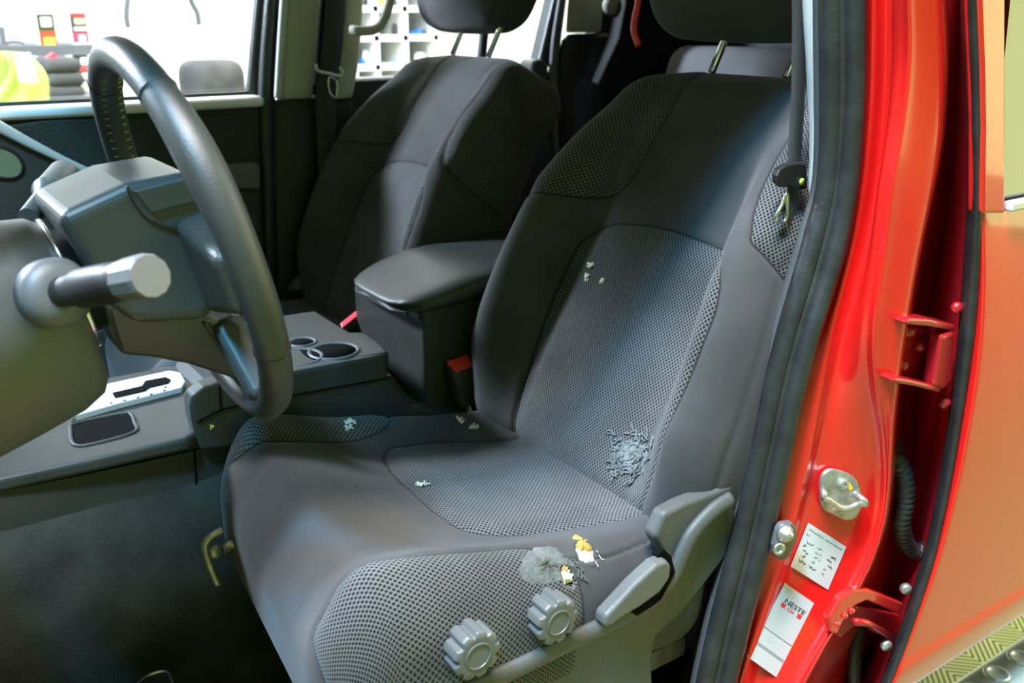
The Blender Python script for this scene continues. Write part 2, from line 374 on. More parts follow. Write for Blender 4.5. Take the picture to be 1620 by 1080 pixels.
def blob(c, n, ru, rv, h, seed, seg=22, ax=None):
    """irregular low mound lying on a surface"""
    rnd = random.Random(seed); u, w = ax or basis(n); n = Vector(n); V = [Vector(c)+n*h]; Fc = []
    w8 = [1+rnd.uniform(-.3, .3) for _ in range(seg)]
    for j, (q, hh) in enumerate(((.45, .85), (.8, .5), (1., -.2))):
        for k in range(seg):
            t = 2*math.pi*k/seg; V.append(Vector(c)+(u*math.cos(t)*ru+w*math.sin(t)*rv)*q*w8[k]+n*h*hh*(1+rnd.uniform(-.3, .3)))
    for k in range(seg): Fc.append((0, 1+k, 1+(k+1) % seg))
    for j in range(2):
        for k in range(seg): Fc.append((1+j*seg+k, 1+(j+1)*seg+k, 1+(j+1)*seg+(k+1) % seg, 1+j*seg+(k+1) % seg))
    return V, Fc
# ---------------------------------------------------------------- front seats
bn = Vector((0, math.cos(TH), math.sin(TH))); bu = Vector((0, -math.sin(TH), math.cos(TH)))
def head_geo(step):
    P, N, Fc = rbox([.172, .105, .055], .050, step)
    a, t, d = P[:, 0].copy(), P[:, 1].copy(), P[:, 2].copy()
    a = a*(1-.10*sstep(-t, .03, .105)); d = d+.01*np.cos(a/.15*1.4)
    t = t+.010*(a/.15)**2*sstep(-t, 0, .1)
    c = np.array([SB[0]+.024, SB[1], SB[2]-.035])+np.array(bu)*(BL+.127)+np.array(bn)*.000
    X = c+np.outer(a, [1, 0, 0])+np.outer(t, bu)+np.outer(d, bn)
    return X, N, [q[::-1] for q in Fc], np.stack([a, t], 1)
def front_seat(label, driver, off=(0, 0, 0)):
    t = thing('car_seat', label, 'car seat', (SB[0]+off[0], SB[1]+.2+off[1], .62))
    bk = pad('backrest', back_geo, [INSERT, WING, WING_O], M['fabric'], t, step=.0038 if driver else .006, dz=off,
             creases=[[(-.30, .40), (-.305, .2), (-.30, .02)]])
    cu = pad('seat_cushion', cush_geo, [C_FAR, C_MID, C_NEAR], M['fabric'], t, step=.0038 if driver else .007, dz=off,
             creases=[[(-.245, -.012), (-.25, -.08), (-.235, -.16), (-.22, -.22)], [(.225, -.025), (.22, -.22)]],
             tears=[(-.238, -.050, .017, .013, .010), (-.268, -.012, .016, .010, .009)] if driver else None)
    hd = pad('headrest', head_geo, [[(-.16, .2), (.16, .2), (.16, .19), (-.16, .19)]], M['fabric'], t, step=.009, dz=off)
    for s in (-1, 1):
        p0 = Vector(SB)+Vector(off)+bu*(BL-.055)+Vector((s*.068-.035, 0, 0))-bn*.02; V, Fc = tube([p0, p0+bu*.14], .0055, 14)
        mk('headrest_post', V, Fc, M['chrome'], hd[0])
        pass
    # base under the cushion: rails and frame
    o = Vector(off)
    V, Fc = join(box(Vector((SB[0]-.19, SB[1]+.13, .66))+o, (.03, .40, .03)), box(Vector((SB[0]+.19, SB[1]+.13, .66))+o, (.03, .40, .03)),
                 box(Vector((SB[0], SB[1]+.02, .70))+o, (.36, .06, .04)), box(Vector((SB[0], SB[1]+.30, .72))+o, (.36, .05, .03)))
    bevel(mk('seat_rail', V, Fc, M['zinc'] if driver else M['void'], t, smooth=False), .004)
    return t, bk, cu, hd
seat, BK, CU, HD = front_seat('charcoal driver seat nearest the camera with torn cushion corner and two round knobs', True)
seat2, BK2, CU2, HD2 = front_seat('undamaged front passenger seat beyond the centre console', False, (.742, -.012, 0))
# tears, lint and worn patches of the driver's seat
def on_pad(name, info, u, v, ru, rv, h, m, seed, lift=.0, ax=None):
    c, n = at_uv(info, u, v, lift); V, Fc = blob(c, n, ru, rv, h, seed, ax=ax); return mk(name, V, Fc, m, info[0])
on_pad('exposed_foam', CU, -.238, -.046, .025, .019, .008, M['foam'], 3).__setitem__('label', 'white foam showing through a round hole')
on_pad('foam_edge', CU, -.224, -.052, .015, .013, .007, M['foamy'], 4).__setitem__('label', 'brown aged foam at the rim of the hole')
on_pad('exposed_foam', CU, -.268, -.004, .019, .012, .009, M['foam'], 5).__setitem__('label', 'yellowish foam showing through a ragged tear')
on_pad('foam_edge', CU, -.258, -.008, .012, .010, .009, M['foamy'], 6)
M['worn'] = mat('worn_cloth', (.125, .135, .135), .9, bump=1., bscale=250, var=.25, vscale=60)
def frayed(name, info, u, v, ru, rv, n, seed, m, r=.0006, ln=.012):
    """loose curled threads"""
    rnd = random.Random(seed); parts = []
    for i in range(n):
        a = rnd.uniform(0, 6.28); q = math.sqrt(rnd.random()); c, nn = at_uv(info, u+ru*q*math.cos(a), v+rv*q*math.sin(a), .0008)
        b1, b2 = basis(nn); th = rnd.uniform(0, 6.28); p = c; pts = [c]
        for k in range(5):
            th += rnd.uniform(-.9, .9); p = p+(b1*math.cos(th)+b2*math.sin(th))*ln/5+nn*rnd.uniform(-.0004, .0009); pts.append(p)
        parts.append(tube(pts, r, 5))
    V, Fc = join(*parts); o = mk(name, V, Fc, m, info[0]); return o
def worn(info, u, v, ru, rv, seed, lift=.0012):
    """thin worn skin of cloth following the pad"""
    o, V, vn, uv = info; rnd = random.Random(seed); seg = 36; rows = []
    w = [1+.10*math.sin(3*2*math.pi*k/seg+seed)+rnd.uniform(-.03, .03) for k in range(seg)]
    for q in (0.01, .3, .6, .85, 1.):
        rows.append([at_uv(info, u+ru*q*w[k]*math.cos(2*math.pi*k/seg), v+rv*q*w[k]*math.sin(2*math.pi*k/seg), lift*(1.1-q*q))[0] for k in range(seg)])
    Vv, Fc = grid(rows, True); return mk('worn_patch', Vv, Fc, M['worn'], o)
worn(CU, -.246, .012, .026, .038, 2)['label'] = 'pale smooth worn cloth around the tear'
frayed('frayed_thread', CU, -.262, -.016, .016, .020, 16, 4, M['worn'])
frayed('frayed_thread', CU, -.240, -.052, .018, .016, 10, 9, M['fluff'], .0005, .008)
frayed('frayed_thread', BK, -.118, .092, .045, .032, 90, 12, M['worn'], .0013, .018)
worn(BK, -.112, .088, .030, .022, 8, .0014)
for i, (inf, u, v, a, b) in enumerate(((BK, .111, .314, .006, .002), (BK, .108, .295, .003, .003), (CU, .189, -.133, .006, .002), (CU, .169, -.147, .003, .006),
                                       (CU, .027, .026, .003, .009), (CU, .191, .055, .007, .003), (CU, .197, .045, .004, .004), (BK, .072, .297, .004, .0012))):
    frayed('lint', inf, u, v, a, b, 18, 20+i, M['fluff'], .0011, .005)
# side shield, lever and knobs (driver's seat only: the passenger's are out of view)
sx = .697
def onx(pts, x=sx): return [on(a, b, x=x) for a, b in pts]
sh = [(700, 1125), (760, 1092), (840, 1052), (915, 1012), (985, 985), (1040, 935), (1057, 890), (1035, 850), (1052, 812), (1085, 795), (1130, 778), (1160, 765), (1165, 820), (1150, 880), (1112, 930),
      (1075, 975), (1040, 1006), (1032, 1040), (1036, 1120), (860, 1190)]
V, Fc = prism(onx(sh), (.022, 0, 0)); shield = bevel(mk('side_shield', V, Fc, M['shield'], seat, smooth=False), .006, 4)
rim = onx([(690, 1120), (760, 1083), (845, 1043), (925, 1003), (985, 975), (1030, 950), (1062, 915), (1082, 870), (1098, 840), (1128, 808), (1155, 790)], sx-.004)
V, Fc = tube(crom(rim, 6), .0115, 14, flat=.7, up=(1, 0, 0)); mk('shield_rim', V, Fc, M['shield'], shield)
lev = onx([(956, 992), (958, 976), (975, 958), (1005, 925), (1040, 893), (1056, 886), (1063, 895), (1061, 915), (1045, 938), (1015, 960), (985, 978), (965, 993)], sx-.022)
V, Fc = prism(lev, (.020, 0, 0)); bevel(mk('recline_lever', V, Fc, M['knob'], seat, smooth=False, label='pale grey recline lever'), .007, 4)
V, Fc = prism(onx([(1040, 880), (1050, 868), (1062, 880), (1068, 905), (1045, 950), (1008, 975), (1000, 968), (1055, 915)], sx-.012), (.010, 0, 0)); mk('lever_slot', V, Fc, M['void'], shield, smooth=False)
def knob(px, py, x, R):
    c = on(px, py, x=x); u, w = Vector((0, 1, 0)), Vector((0, 0, 1)); rows = []; seg = 120; nl = 9
    for h, k in ((.034, .90), (.034, .97), (.024, 1.), (.004, 1.02), (.0015, .99), (0, .93), (0, .70)):
        r = []
        for i in range(seg):
            t = 2*math.pi*i/seg; lob = 1-.17*max(0, math.cos(nl*t))**1.3
            if k == .70: lob = 1
            r.append(c+Vector((h, 0, 0))+(u*math.cos(t)+w*math.sin(t))*R*k*lob)
        rows.append(r)
    rows.append([c+Vector((.0005, 0, 0))]*seg)
    V, Fc = grid(rows, True); k = mk('adjuster_knob', V, Fc, M['knob'], seat, label='lobed grey plastic knob with round cap', auto=50)
    V, Fc = lathe(c+Vector((.001, 0, 0)), (-1, 0, 0), [(0, R*.56), (.002, R*.555), (.0022, R*.50), (.0012, R*.485), (.0012, .0005)], 48); mk('knob_cap', V, Fc, M['knob'], k, auto=40)
    V, Fc = lathe(c+Vector((.03, 0, 0)), (1, 0, 0), [(0, .012), (.03, .012)], 16); mk('knob_shaft', V, Fc, M['black'], k)
knob(757, 1038, .672, .0275); knob(884, 985, .676, .0272)
# adjustment bar, bracket and hanging lever under the front of the seat
V, Fc = tube(crom([on(352, 838, x=1.10), on(335, 848, x=1.10), on(325, 862, x=1.10), on(330, 888, x=1.09), on(345, 925, x=1.08)], 6), .0055, 10); mk('slide_bar', V, Fc, M['zinc'], seat)
V, Fc = join(tube(crom([on(338, 872, x=1.09), on(355, 868, x=1.09), on(368, 860, x=1.09), on(390, 866, x=1.08)], 4), .007, 8), lathe(on(340, 872, x=1.085), (-1, -.3, .3), [(0, .009), (.006, .009), (.008, .004)], 16), tube([on(380, 838, x=1.10), on(388, 858, x=1.09), on(378, 868, x=1.09)], .004, 8))
mk('slide_bracket', V, Fc, M['zinc'], seat)
V, Fc = lathe(on(340, 672, x=1.20), (-.3, .9, .1), [(0, .008), (.012, .008), (.013, .006)], 16); mk('hinge_pin', V, Fc, M['chrome'], seat)
# ---------------------------------------------------------------- centre console
CX = 1.205                       # near side face of the console
con = thing('center_console', 'dark plastic centre console with padded armrest between the front seats', 'centre console', (1.33, -.5, .62))
def onc(pts, x=CX): return [on(a, b, x=x) for a, b in pts]
side = [(-80, 772), (0, 757), (160, 726), (316, 686), (356, 677), (374, 650), (388, 606), (470, 586), (612, 560), (615, 600), (655, 645), (740, 655), (740, 760), (400, 780), (345, 800), (270, 832), (160, 840), (0, 846), (-80, 852)]
V, Fc = prism(onc(side), (.27, 0, 0)); bevel(mk('console_body', V, Fc, M['plastic'], con, smooth=False), .006, 3)
# seam lines on the side
def seam(pts, x=CX-.001, r=.0012, par=con, m='void'):
    V, Fc = tube(crom(onc(pts, x), 5), r, 6); return mk('panel_seam', V, Fc, M[m], par)
seam([(-40, 783), (120, 752), (300, 713), (318, 706)]); seam([(308, 712), (310, 760), (312, 826)]); seam([(347, 606), (350, 648)], CX-.0155); seam([(312, 668), (352, 648), (398, 638)], CX-.0155); seam([(398, 638), (480, 622), (612, 598)])
V, Fc = prism(onc(crom([(318, 706, 0), (306, 670, 0), (300, 640, 0), (306, 622, 0), (325, 611, 0), (350, 603, 0)], 4)[0:0] or [(318, 712), (310, 690), (303, 665), (300, 642), (304, 626), (322, 612), (348, 604), (402, 594), (402, 704)], CX-.014), (.030, 0, 0)); bevel(mk('riser_panel', V, Fc, M['plastic'], con, smooth=False), .004, 3)
# front tray top with gear plate and pocket
zt = .935
V, Fc = box((CX+.135, -.10, zt+.0), (.262, .40, .012)); 
top = [on(0, 757, x=CX), on(316, 686, x=CX), on(318, 640, x=CX+.02), on(344, 605, x=CX+.06), on(290, 585, x=CX+.24), on(60, 630, x=CX+.26), on(-90, 690, x=CX+.2)]
def plate(name, cx, cy, wx, wy, z, th, m, r=.01, par=con, **k):
    V, Fc = box((cx, cy, z), (wx, wy, th)); return bevel(mk(name, V, Fc, m, par, smooth=False, **k), min(r, th*.45), 3)
gp = [on(120, 655, z=.945), on(150, 618, z=.945), on(285, 590, z=.945), on(296, 607, z=.945), on(288, 620, z=.945), on(130, 668, z=.945)]
gz = .948
V, Fc = prism([on(a, b, z=gz-.004) for a, b in ((-80, 772), (0, 756), (160, 722), (296, 692), (312, 682), (330, 660), (345, 610), (314, 585), (285, 575), (160, 598), (100, 625), (-80, 690))], (0, 0, -.020)); bevel(mk('gear_bezel', V, Fc, M['plastic'], con, smooth=False), .006, 3)
shift = [on(a, b, z=gz) for a, b in ((112, 668), (135, 636), (152, 616), (268, 591), (286, 594), (294, 608), (288, 618), (190, 643), (120, 663))]
V, Fc = prism([p-Vector((0, 0, .004)) for p in shift], (0, 0, .010)); sp_ = bevel(mk('gear_plate', V, Fc, M['silver'], con, smooth=False, label='silver gear selector plate'), .003, 3)
sl = [on(a, b, z=gz+.007) for a, b in ((178, 622), (225, 611), (230, 603), (262, 597), (270, 601), (266, 606), (236, 613), (230, 618), (182, 629))]
V, Fc = prism(sl, (0, 0, .001)); mk('selector_slot', V, Fc, M['void'], sp_, smooth=False)
for a, b in ((176, 631), (197, 627), (218, 622), (239, 617), (260, 611), (262, 606)):
    V, Fc = box(on(a, b+6, z=gz+.0068), (.003, .003, .0008)); mk('position_mark', V, Fc, M['ink'], sp_, smooth=False)
pk = [on(a, b, z=gz-.0055) for a, b in ((112, 683), (120, 672), (195, 656), (208, 658), (213, 670), (213, 686), (150, 704), (118, 706))]
V, Fc = prism(pk, (0, 0, .0022)); mk('pocket_shade', V, Fc, M['void'], con, smooth=False)  # flat near-black plate, the pocket's inner shade is its colour
V, Fc = tube(crom([p+Vector((0, 0, .002)) for p in pk], 4, True), .003, 8, closed=True); mk('pocket_rim', V, Fc, M['plastic'], con)
# cup holder tray
cz = .992
tray = [on(a, b, z=cz) for a, b in ((455, 588), (616, 560), (600, 543), (578, 528), (530, 528), (440, 542))]
V, Fc = prism([p-Vector((0, 0, .02)) for p in tray], (0, 0, .024)); cupt = bevel(mk('cup_holder', V, Fc, M['plastic'], con, smooth=False), .006, 3)
for px, py, r in ((528, 556, .036), (470, 566, .036), (478, 542, .02)):
    c = on(px, py, z=cz+.004); V, Fc = lathe(c, (0, 0, 1), [(0, r+.004), (.003, r+.002), (.003, r), (.0003, r-.003)], 40, caps=False); mk('cup_rim', V, Fc, M['plastic2'], cupt)
    V, Fc = lathe(c, (0, 0, 1), [(-.001, r), (.001, r), (.0012, .0005)], 40); mk('well_shade', V, Fc, M['void'], cupt)  # flat near-black disc stands for the shade down in the cup
# armrest box
X0, X1 = 1.232, 1.445
f0 = [on(670, 492, x=X0), on(668, 650, x=X0)]; yb = -.95
zt_ = f0[0].z; yf = f0[0].y
arm = [Vector((X0, yf, zt_)), Vector((X0, yf-.0, .86)), Vector((X0, yb, .86)), Vector((X0, yb, zt_+.012))]
V, Fc = prism(arm, (X1-X0, .02, 0)); bevel(mk('armrest_box', V, Fc, M['plastic'], con, smooth=False), .008, 4)
V, Fc = prism([on(a, b, x=X0-.003) for a, b in ((596, 615), (620, 592), (648, 628), (668, 648), (664, 700), (560, 700), (560, 640))], (.06, 0, 0)); bevel(mk('console_foot', V, Fc, M['plastic'], con, smooth=False), .005)
# padded lid: rounded wedge
lx0, lx1 = X0-.012, X1+.022; yl0 = yf+.045; yl1 = yb-.03; rows = []
for i in range(15):
    q = i/14; y = yl0+(yl1-yl0)*q
    th = .010+.040*math.sin(min(1, q*2.0)*math.pi/2)**.8; zb = zt_-.006+.012*q; w_ = (.5-.09*(1-min(1, q*4))**2)*(lx1-lx0); cxm = (lx0+lx1)/2
    r = []
    for k in range(28):
        t = 2*math.pi*k/28; ct, st = math.cos(t), math.sin(t)
        r.append(Vector((cxm+w_*math.copysign(abs(ct)**.38, ct), y+.03*(1-q)*(abs(ct)**3)*-1*1.0, zb+th/2+th/2*math.copysign(abs(st)**.55, st))))
    rows.append(r)
V, Fc = grid(rows, True); n = len(rows[0]); Fc += [tuple(range(n))[::-1], tuple(range(len(V)-n, len(V)))]
subs(mk('armrest_lid', V, Fc, M['leather'], con, label='padded dark vinyl lid, scuffed along its front'), 1)
V, Fc = join(box((X0+.02, yf+.002, zt_-.010), (.03, .012, .012)), box((X0+.05, yf+.004, zt_-.012), (.02, .012, .01))); mk('lid_latch', V, Fc, M['black'], con, smooth=False)
# ---------------------------------------------------------------- buckles
def buckle(name, label, corners, d, m, btn):
    """corners: four points of the buckle head's top, the body runs down along d"""
    t = thing(name, label, 'seat belt buckle', sum(corners, Vector())/4+Vector(d))
    V, Fc = prism(corners, d); bevel(mk('buckle_body', V, Fc, M['black'] if m is None else m, t, smooth=False), .006, 4)
    c = sum(corners, Vector())/4; up = -Vector(d).normalized()
    V, Fc = prism([c+(p-c)*.86+up*.001 for p in corners], up*.004); bevel(mk('release_button', V, Fc, btn, t, smooth=False), .0018, 3)
    return t
t4 = [on(703, 575, x=1.222), on(720, 594, x=1.195), on(752, 581, x=1.195), on(742, 562, x=1.222)]
bk1 = buckle('seat_belt_buckle', 'black buckle with bright red button upright between armrest box and driver seat', t4, Vector((-.004, -.008, -.062)), M['plastic'], M['redb'])
V, Fc = tube([on(738, 635, x=1.205), on(745, 665, x=1.20), on(750, 700, x=1.19)], .011, 10, flat=.4); mk('buckle_stalk', V, Fc, M['zinc'], bk1)
t5 = [on(536, 516, x=1.455), on(540, 525, x=1.44), on(572, 500, x=1.44), on(566, 492, x=1.455)]
buckle('seat_belt_buckle', 'small black buckle with pink button beside passenger cushion and cup holder', t5, Vector((0, -.008, -.05)), None, M['pink'])
# ---------------------------------------------------------------- steering wheel
WC = Vector((.925, -.247, CZ-.209)); tt = math.radians(13.9); wn_ = Vector((0, -math.cos(tt), math.sin(tt))); wu = Vector((1, 0, 0)); wv_ = Vector((0, math.sin(tt), math.cos(tt)))
def wp(a, b, d): return WC+wu*a+wv_*b+wn_*d
whl = thing('steering_wheel', 'black leather steering wheel with grey hub at left of the cabin', 'steering wheel', wp(0, 0, -.1))
pts = []; rad = []
for i in range(96):
    t = 2*math.pi*i/96; pts.append(wp(.180*math.cos(t), .180*math.sin(t), 0)); rad.append(.0158+.0022*(math.exp(-((t-2.6)/.3)**2)))
V, Fc = tube(pts, rad, 20, closed=True); rimo = mk('rim', V, Fc, M['leather'], whl)
for t in (2.15, 3.55, 5.2, .98):                       # leather joints round the rim
    c = wp(.180*math.cos(t), .180*math.sin(t), 0); d = (-wu*math.sin(t)+wv_*math.cos(t)); V, Fc = lathe(c, d, [(-.0012, .0158), (0, .0170), (.0012, .0158)], 24, caps=False); mk('rim_joint', V, Fc, M['black'], rimo)
st = []
for i in range(46):                                    # zigzag stitching on the inside of the far part of the rim
    t = -.25+i*.032; s_ = .0163; a = 2.55 if i % 2 else 3.75
    st.append(wp((.180+s_*math.cos(a))*math.cos(t), (.180+s_*math.cos(a))*math.sin(t), -s_*math.sin(a)))
V, Fc = tube(st, .0014, 5); mk('stitching', V, Fc, M['thread'], rimo)
def wpoly(pts, d0, d1, name, m, par, bev=.006, **k):
    V, Fc = prism([wp(a, b, d0) for a, b in pts], wn_*(d1-d0)); return bevel(mk(name, V, Fc, m, par, smooth=False, **k), bev, 4)
def hx(name, pts, x0, x1, m, par, bev=.01, **k):
    V, Fc = prism([on(a, b, x=x0) for a, b in pts], (x1-x0, 0, 0)); return bevel(mk(name, V, Fc, m, par, smooth=False, **k), bev, 5)
hubo = hx('hub_housing', [(88, 343), (200, 292), (306, 272), (338, 322), (352, 392), (350, 455), (336, 508), (215, 515), (172, 484), (128, 405)], .853, .997, M['satin'], whl, .012)
hx('hub_side_plate', [(212, 302), (300, 281), (318, 318), (240, 338)], .8500, .86, M['satin'], hubo, .002)
V, Fc = tube(crom([on(a, b, x=.852) for a, b in ((201, 294), (212, 318), (236, 346), (280, 362), (328, 379))], 5), .0016, 8); mk('hub_seam', V, Fc, M['black'], hubo)
wpoly([(-.062, .050), (.062, .050), (.075, .02), (.06, -.055), (-.06, -.055), (-.075, .02)], .010, .034, 'airbag_cover', M['satin'], whl, .008)
V, Fc = prism([on(a, b, x=.856+(b-482)*.0004) for k_, (a, b) in enumerate([(168, 482), (335, 505), (384, 516), (396, 560), (402, 604), (365, 598), (300, 577), (240, 566), (192, 562)])], (.09, 0, 0)); bevel(mk('lower_cover', V, Fc, M['satin'], whl, smooth=False), .006, 4)
V, Fc = tube(crom([on(a, b, x=.865) for a, b in ((322, 508), (345, 545), (378, 592))], 4), .0018, 8); mk('cover_seam', V, Fc, M['black'], whl)
for s in (-1, 1):
    wpoly([(s*.065, .040), (s*.170, .026), (s*.172, -.030), (s*.070, -.055)], -.022, .014, 'spoke', M['leather'], whl, .010)
    wpoly([(s*.018, -.07), (s*.060, -.07), (s*.112, -.134), (s*.090, -.150)], -.020, .010, 'spoke', M['satin'], whl, .008)
# column shroud and stalks
col = thing('steering_column', 'grey plastic steering column shroud behind the wheel with control stalks', 'steering column', wp(0, -.08, -.2))
rows = []
for d, k in ((-.118, .50), (-.120, .70), (-.128, .78), (-.15, .84), (-.20, .88), (-.32, .95)):
    r = []
    for i in range(48):
        t = 2*math.pi*i/48; c, s_ = math.cos(t), math.sin(t)
        rr = .088 if s_ > 0 else .088+.055*(-s_)**1.5
        r.append(wp(c*.088*k, s_*rr*k-.0, d))
    rows.append(r)
V, Fc = grid(rows, True); Fc += [tuple(range(48))]; mk('column_shroud', V, Fc, M['plastic2'], col)
V, Fc = lathe(wp(0, 0, -.119), wn_, [(0, .064), (.004, .064), (.004, .052), (.030, .048)], 48); mk('chrome_ring', V, Fc, M['chrome'], col, label='thin bright ring at the shroud end')
bA, tA = on(96, 462, x=.835), on(236, 437, x=.705); ax = (tA-bA)
stk = thing_part = None
V, Fc = lathe(bA, ax, [(-.02, .030), (-.004, .030), (.003, .024), (.006, .016)], 32); mk('stalk_collar', V, Fc, M['plastic2'], col)
L_ = ax.length
V, Fc = lathe(bA, ax, [(0, .0135), (L_*.2, .0135), (L_*.28, .0165), (L_*.62, .0165), (L_*.66, .0150), (L_*.72, .0160), (L_*.985, .0166), (L_, .0155)], 28); ts = mk('turn_signal_stalk', V, Fc, M['black'], col, auto=40)
uA, vA = basis(ax); V, Fc = lathe(bA, ax, [(L_*.78, .0168), (L_*.99, .0176), (L_*1.02, .0160), (L_*1.02, .0005)], 12); mk('stalk_end_cap', V, Fc, M['plastic2'], ts, smooth=False, label='grey faceted end knob of the stalk')
wA, wB = on(45, 345, x=.985), on(96, 285, x=1.065); ax2 = wB-wA; L2 = ax2.length
V, Fc = lathe(wA, ax2, [(0, .010), (L2*.5, .011), (L2*.62, .0165), (L2*.64, .0175), (L2*.68, .0165), (L2*1.15, .0165), (L2*1.2, .013), (L2*1.2, .0005)], 28); mk('wiper_stalk', V, Fc, M['satin'], col, auto=40)
# ---------------------------------------------------------------- truck body
body = thing('pickup_body', 'red pickup truck cab with open driver doorway, pillars, roof and carpeted floor', 'pickup truck cab', (1.33, -.9, .45))
YS = [-60, 0, 75, 150, 225, 300, 370, 450, 520, 600, 675, 750, 825, 900, 975, 1040, 1110, 1180]
def colf(tab): return lambda y: interp(tab, y)
SEAL_L = [(-60, 1296), (0, 1297), (150, 1298), (250, 1299), (330, 1290), (370, 1273), (420, 1258), (500, 1235), (600, 1210), (700, 1190), (800, 1170), (900, 1143), (980, 1122), (1080, 1100), (1180, 1082)]
SEAL_R = [(-60, 1366), (0, 1366), (150, 1365), (270, 1356), (350, 1345), (420, 1330), (510, 1300), (600, 1275), (720, 1248), (800, 1230), (880, 1213), (960, 1192), (1080, 1163), (1180, 1140)]
R1 = [(-60, 1384), (0, 1385), (150, 1383), (280, 1372), (350, 1362), (420, 1345), (520, 1318), (600, 1300), (700, 1283), (800, 1262), (880, 1240), (960, 1213), (1080, 1172), (1180, 1148)]
R2 = [(-60, 1434), (0, 1436), (100, 1440), (200, 1427), (300, 1408), (420, 1397), (500, 1380), (570, 1378), (620, 1384), (690, 1400), (760, 1404), (850, 1394), (920, 1362), (990, 1315), (1080, 1262), (1180, 1215)]
R3 = [(-60, 1489), (0, 1490), (100, 1498), (250, 1488), (400, 1452), (550, 1428), (640, 1416), (700, 1409), (760, 1410), (850, 1400), (920, 1370), (990, 1324), (1080, 1272), (1180, 1226)]
G1 = [(-60, 1515), (0, 1516), (120, 1514), (250, 1499), (400, 1478), (500, 1452), (640, 1432), (760, 1428), (900, 1420), (1080, 1345), (1180, 1300)]
E0 = [(-60, 1521), (0, 1521), (150, 1528), (300, 1530), (400, 1525), (500, 1518), (600, 1508), (700, 1495), (820, 1475), (930, 1445), (1080, 1393), (1180, 1350)]
E1 = [(-60, 1546), (0, 1547), (150, 1553), (300, 1554), (400, 1551), (500, 1546), (600, 1532), (700, 1516), (800, 1499), (920, 1471), (1080, 1412), (1180, 1368)]
def sheet(name, cols, m, par, label=None, sub=2, th=.003, dens=None):
    """cols: list of (px table, x, shift) -> sheet through the points"""
    rows = []
    for y in YS:
        rows.append([on(interp(tab, y)+dx, y, x=x) for tab, x, dx in cols])
    V, Fc = grid(rows); Fc = [f[::-1] for f in Fc]; o = mk(name, V, Fc, m, par, label=label); subs(o, sub); return o
# red B-pillar: one pressed sheet with its ridges
pil = sheet('b_pillar', [(SEAL_R, .706, -30), (SEAL_R, .680, -12), (SEAL_R, .670, 4), (R1, .664, -8), (R1, .658, 2), (R1, .664, 12), (R1, .662, 22), (R2, .632, -24), (R2, .626, -9), (R2, .614, 1), (R2, .616, 7),
                    (R3, .606, -6), (R3, .606, 2), (R3, .622, 6), (G1, .680, -6), (G1, .712, 6), (G1, .725, 40)], M['red'], body, 'glossy red door pillar')
from mathutils.bvhtree import BVHTree
bpy.context.view_layer.update(); _ev = pil.evaluated_get(bpy.context.evaluated_depsgraph_get()); BV = BVHTree.FromObject(pil, bpy.context.evaluated_depsgraph_get())
# weatherstrip: three soft lobes
def strip(name, tabs, xs, rs, m, par, **k):
    parts = []
    for tab, x, r in zip(tabs, xs, rs): parts.append(tube(crom([on(tab(y), y, x=x) for y in YS], 3), r, 12))
    V, Fc = join(*parts); return mk(name, V, Fc, m, par, **k)
def lerp(a, b, t): return lambda y: interp(a, y)*(1-t)+interp(b, y)*t
strip('weatherstrip', [lerp(SEAL_L, SEAL_R, .26), lerp(SEAL_L, SEAL_R, .52), lerp(SEAL_L, SEAL_R, .80)], [.686, .676, .666], [.0135, .0085, .0125], M['rubber'], body)
V, Fc = tube(crom([on(lerp(SEAL_L, SEAL_R, .06)(y), y, x=.698) for y in YS], 3), .012, 10, flat=.6); mk('inner_seal', V, Fc, M['flock'], body)
# trim behind the seal
TL = [(-60, 1263), (0, 1265), (100, 1272), (200, 1279), (280, 1278), (330, 1270), (366, 1262)]
rows = []
for y in (-60, 0, 60, 120, 180, 230, 280, 330, 366):
    rr = interp(SEAL_L, y); l = interp(TL, y); rows.append([on(l-0, y, x=.745), on(l+3, y, x=.732), on((l+rr)/2, y, x=.724), on(rr+6, y, x=.712)])
V, Fc = grid(rows); subs(solid(mk('b_pillar_trim', V, [f[::-1] for f in Fc], M['trim'], body, label='pale grey upper pillar trim'), .012), 1)
TL2 = [(366, 1260), (420, 1250), (500, 1226), (600, 1198), (700, 1178), (800, 1160), (900, 1130), (1080, 1080), (1180, 1060)]
rows = []
for y in (366, 420, 500, 600, 700, 800, 900, 990, 1080, 1180):
    l = interp(TL2, y); rr = interp(SEAL_L, y); rows.append([on(l-4, y, x=.765), on(l, y, x=.738), on(rr+6, y, x=.715)])
V, Fc = grid(rows); subs(solid(mk('lower_pillar_trim', V, [f[::-1] for f in Fc], M['black'], body), .01), 1)
# striker, latch stop and stickers on the pillar
def face_frame(px, py, x):
    c = on(px, py, x=x); a = on(px+30, py+12, x=x+.0); return c
def pt(px, py, x=None):
    """point of the pillar's pressed sheet seen at a pixel"""
    r = (on(px, py, x=1.)-Vector((0, 0, CZ))).normalized(); off = ROOT[pil.name]
    h = BV.ray_cast(Vector((0, 0, CZ))-off, r)[0]; return h+off
_n = (pt(1345, 840)-pt(1270, 900)).cross(pt(1330, 930)-pt(1300, 820)).normalized()
PN = -_n if _n.dot(pt(1330, 850)-Vector((0, 0, CZ))) > 0 else _n
def outl(pts, lift=0): return [pt(a, b)+PN*lift for a, b in pts]
V, Fc = prism(crom(outl([(1293, 757), (1302, 741), (1318, 739), (1345, 750), (1356, 770), (1358, 796), (1350, 814), (1334, 820), (1314, 811), (1295, 797)], .002), 4, True), PN*.007)
stq = bevel(mk('door_striker', V, Fc, M['zinc'], body, smooth=False), .003, 3)
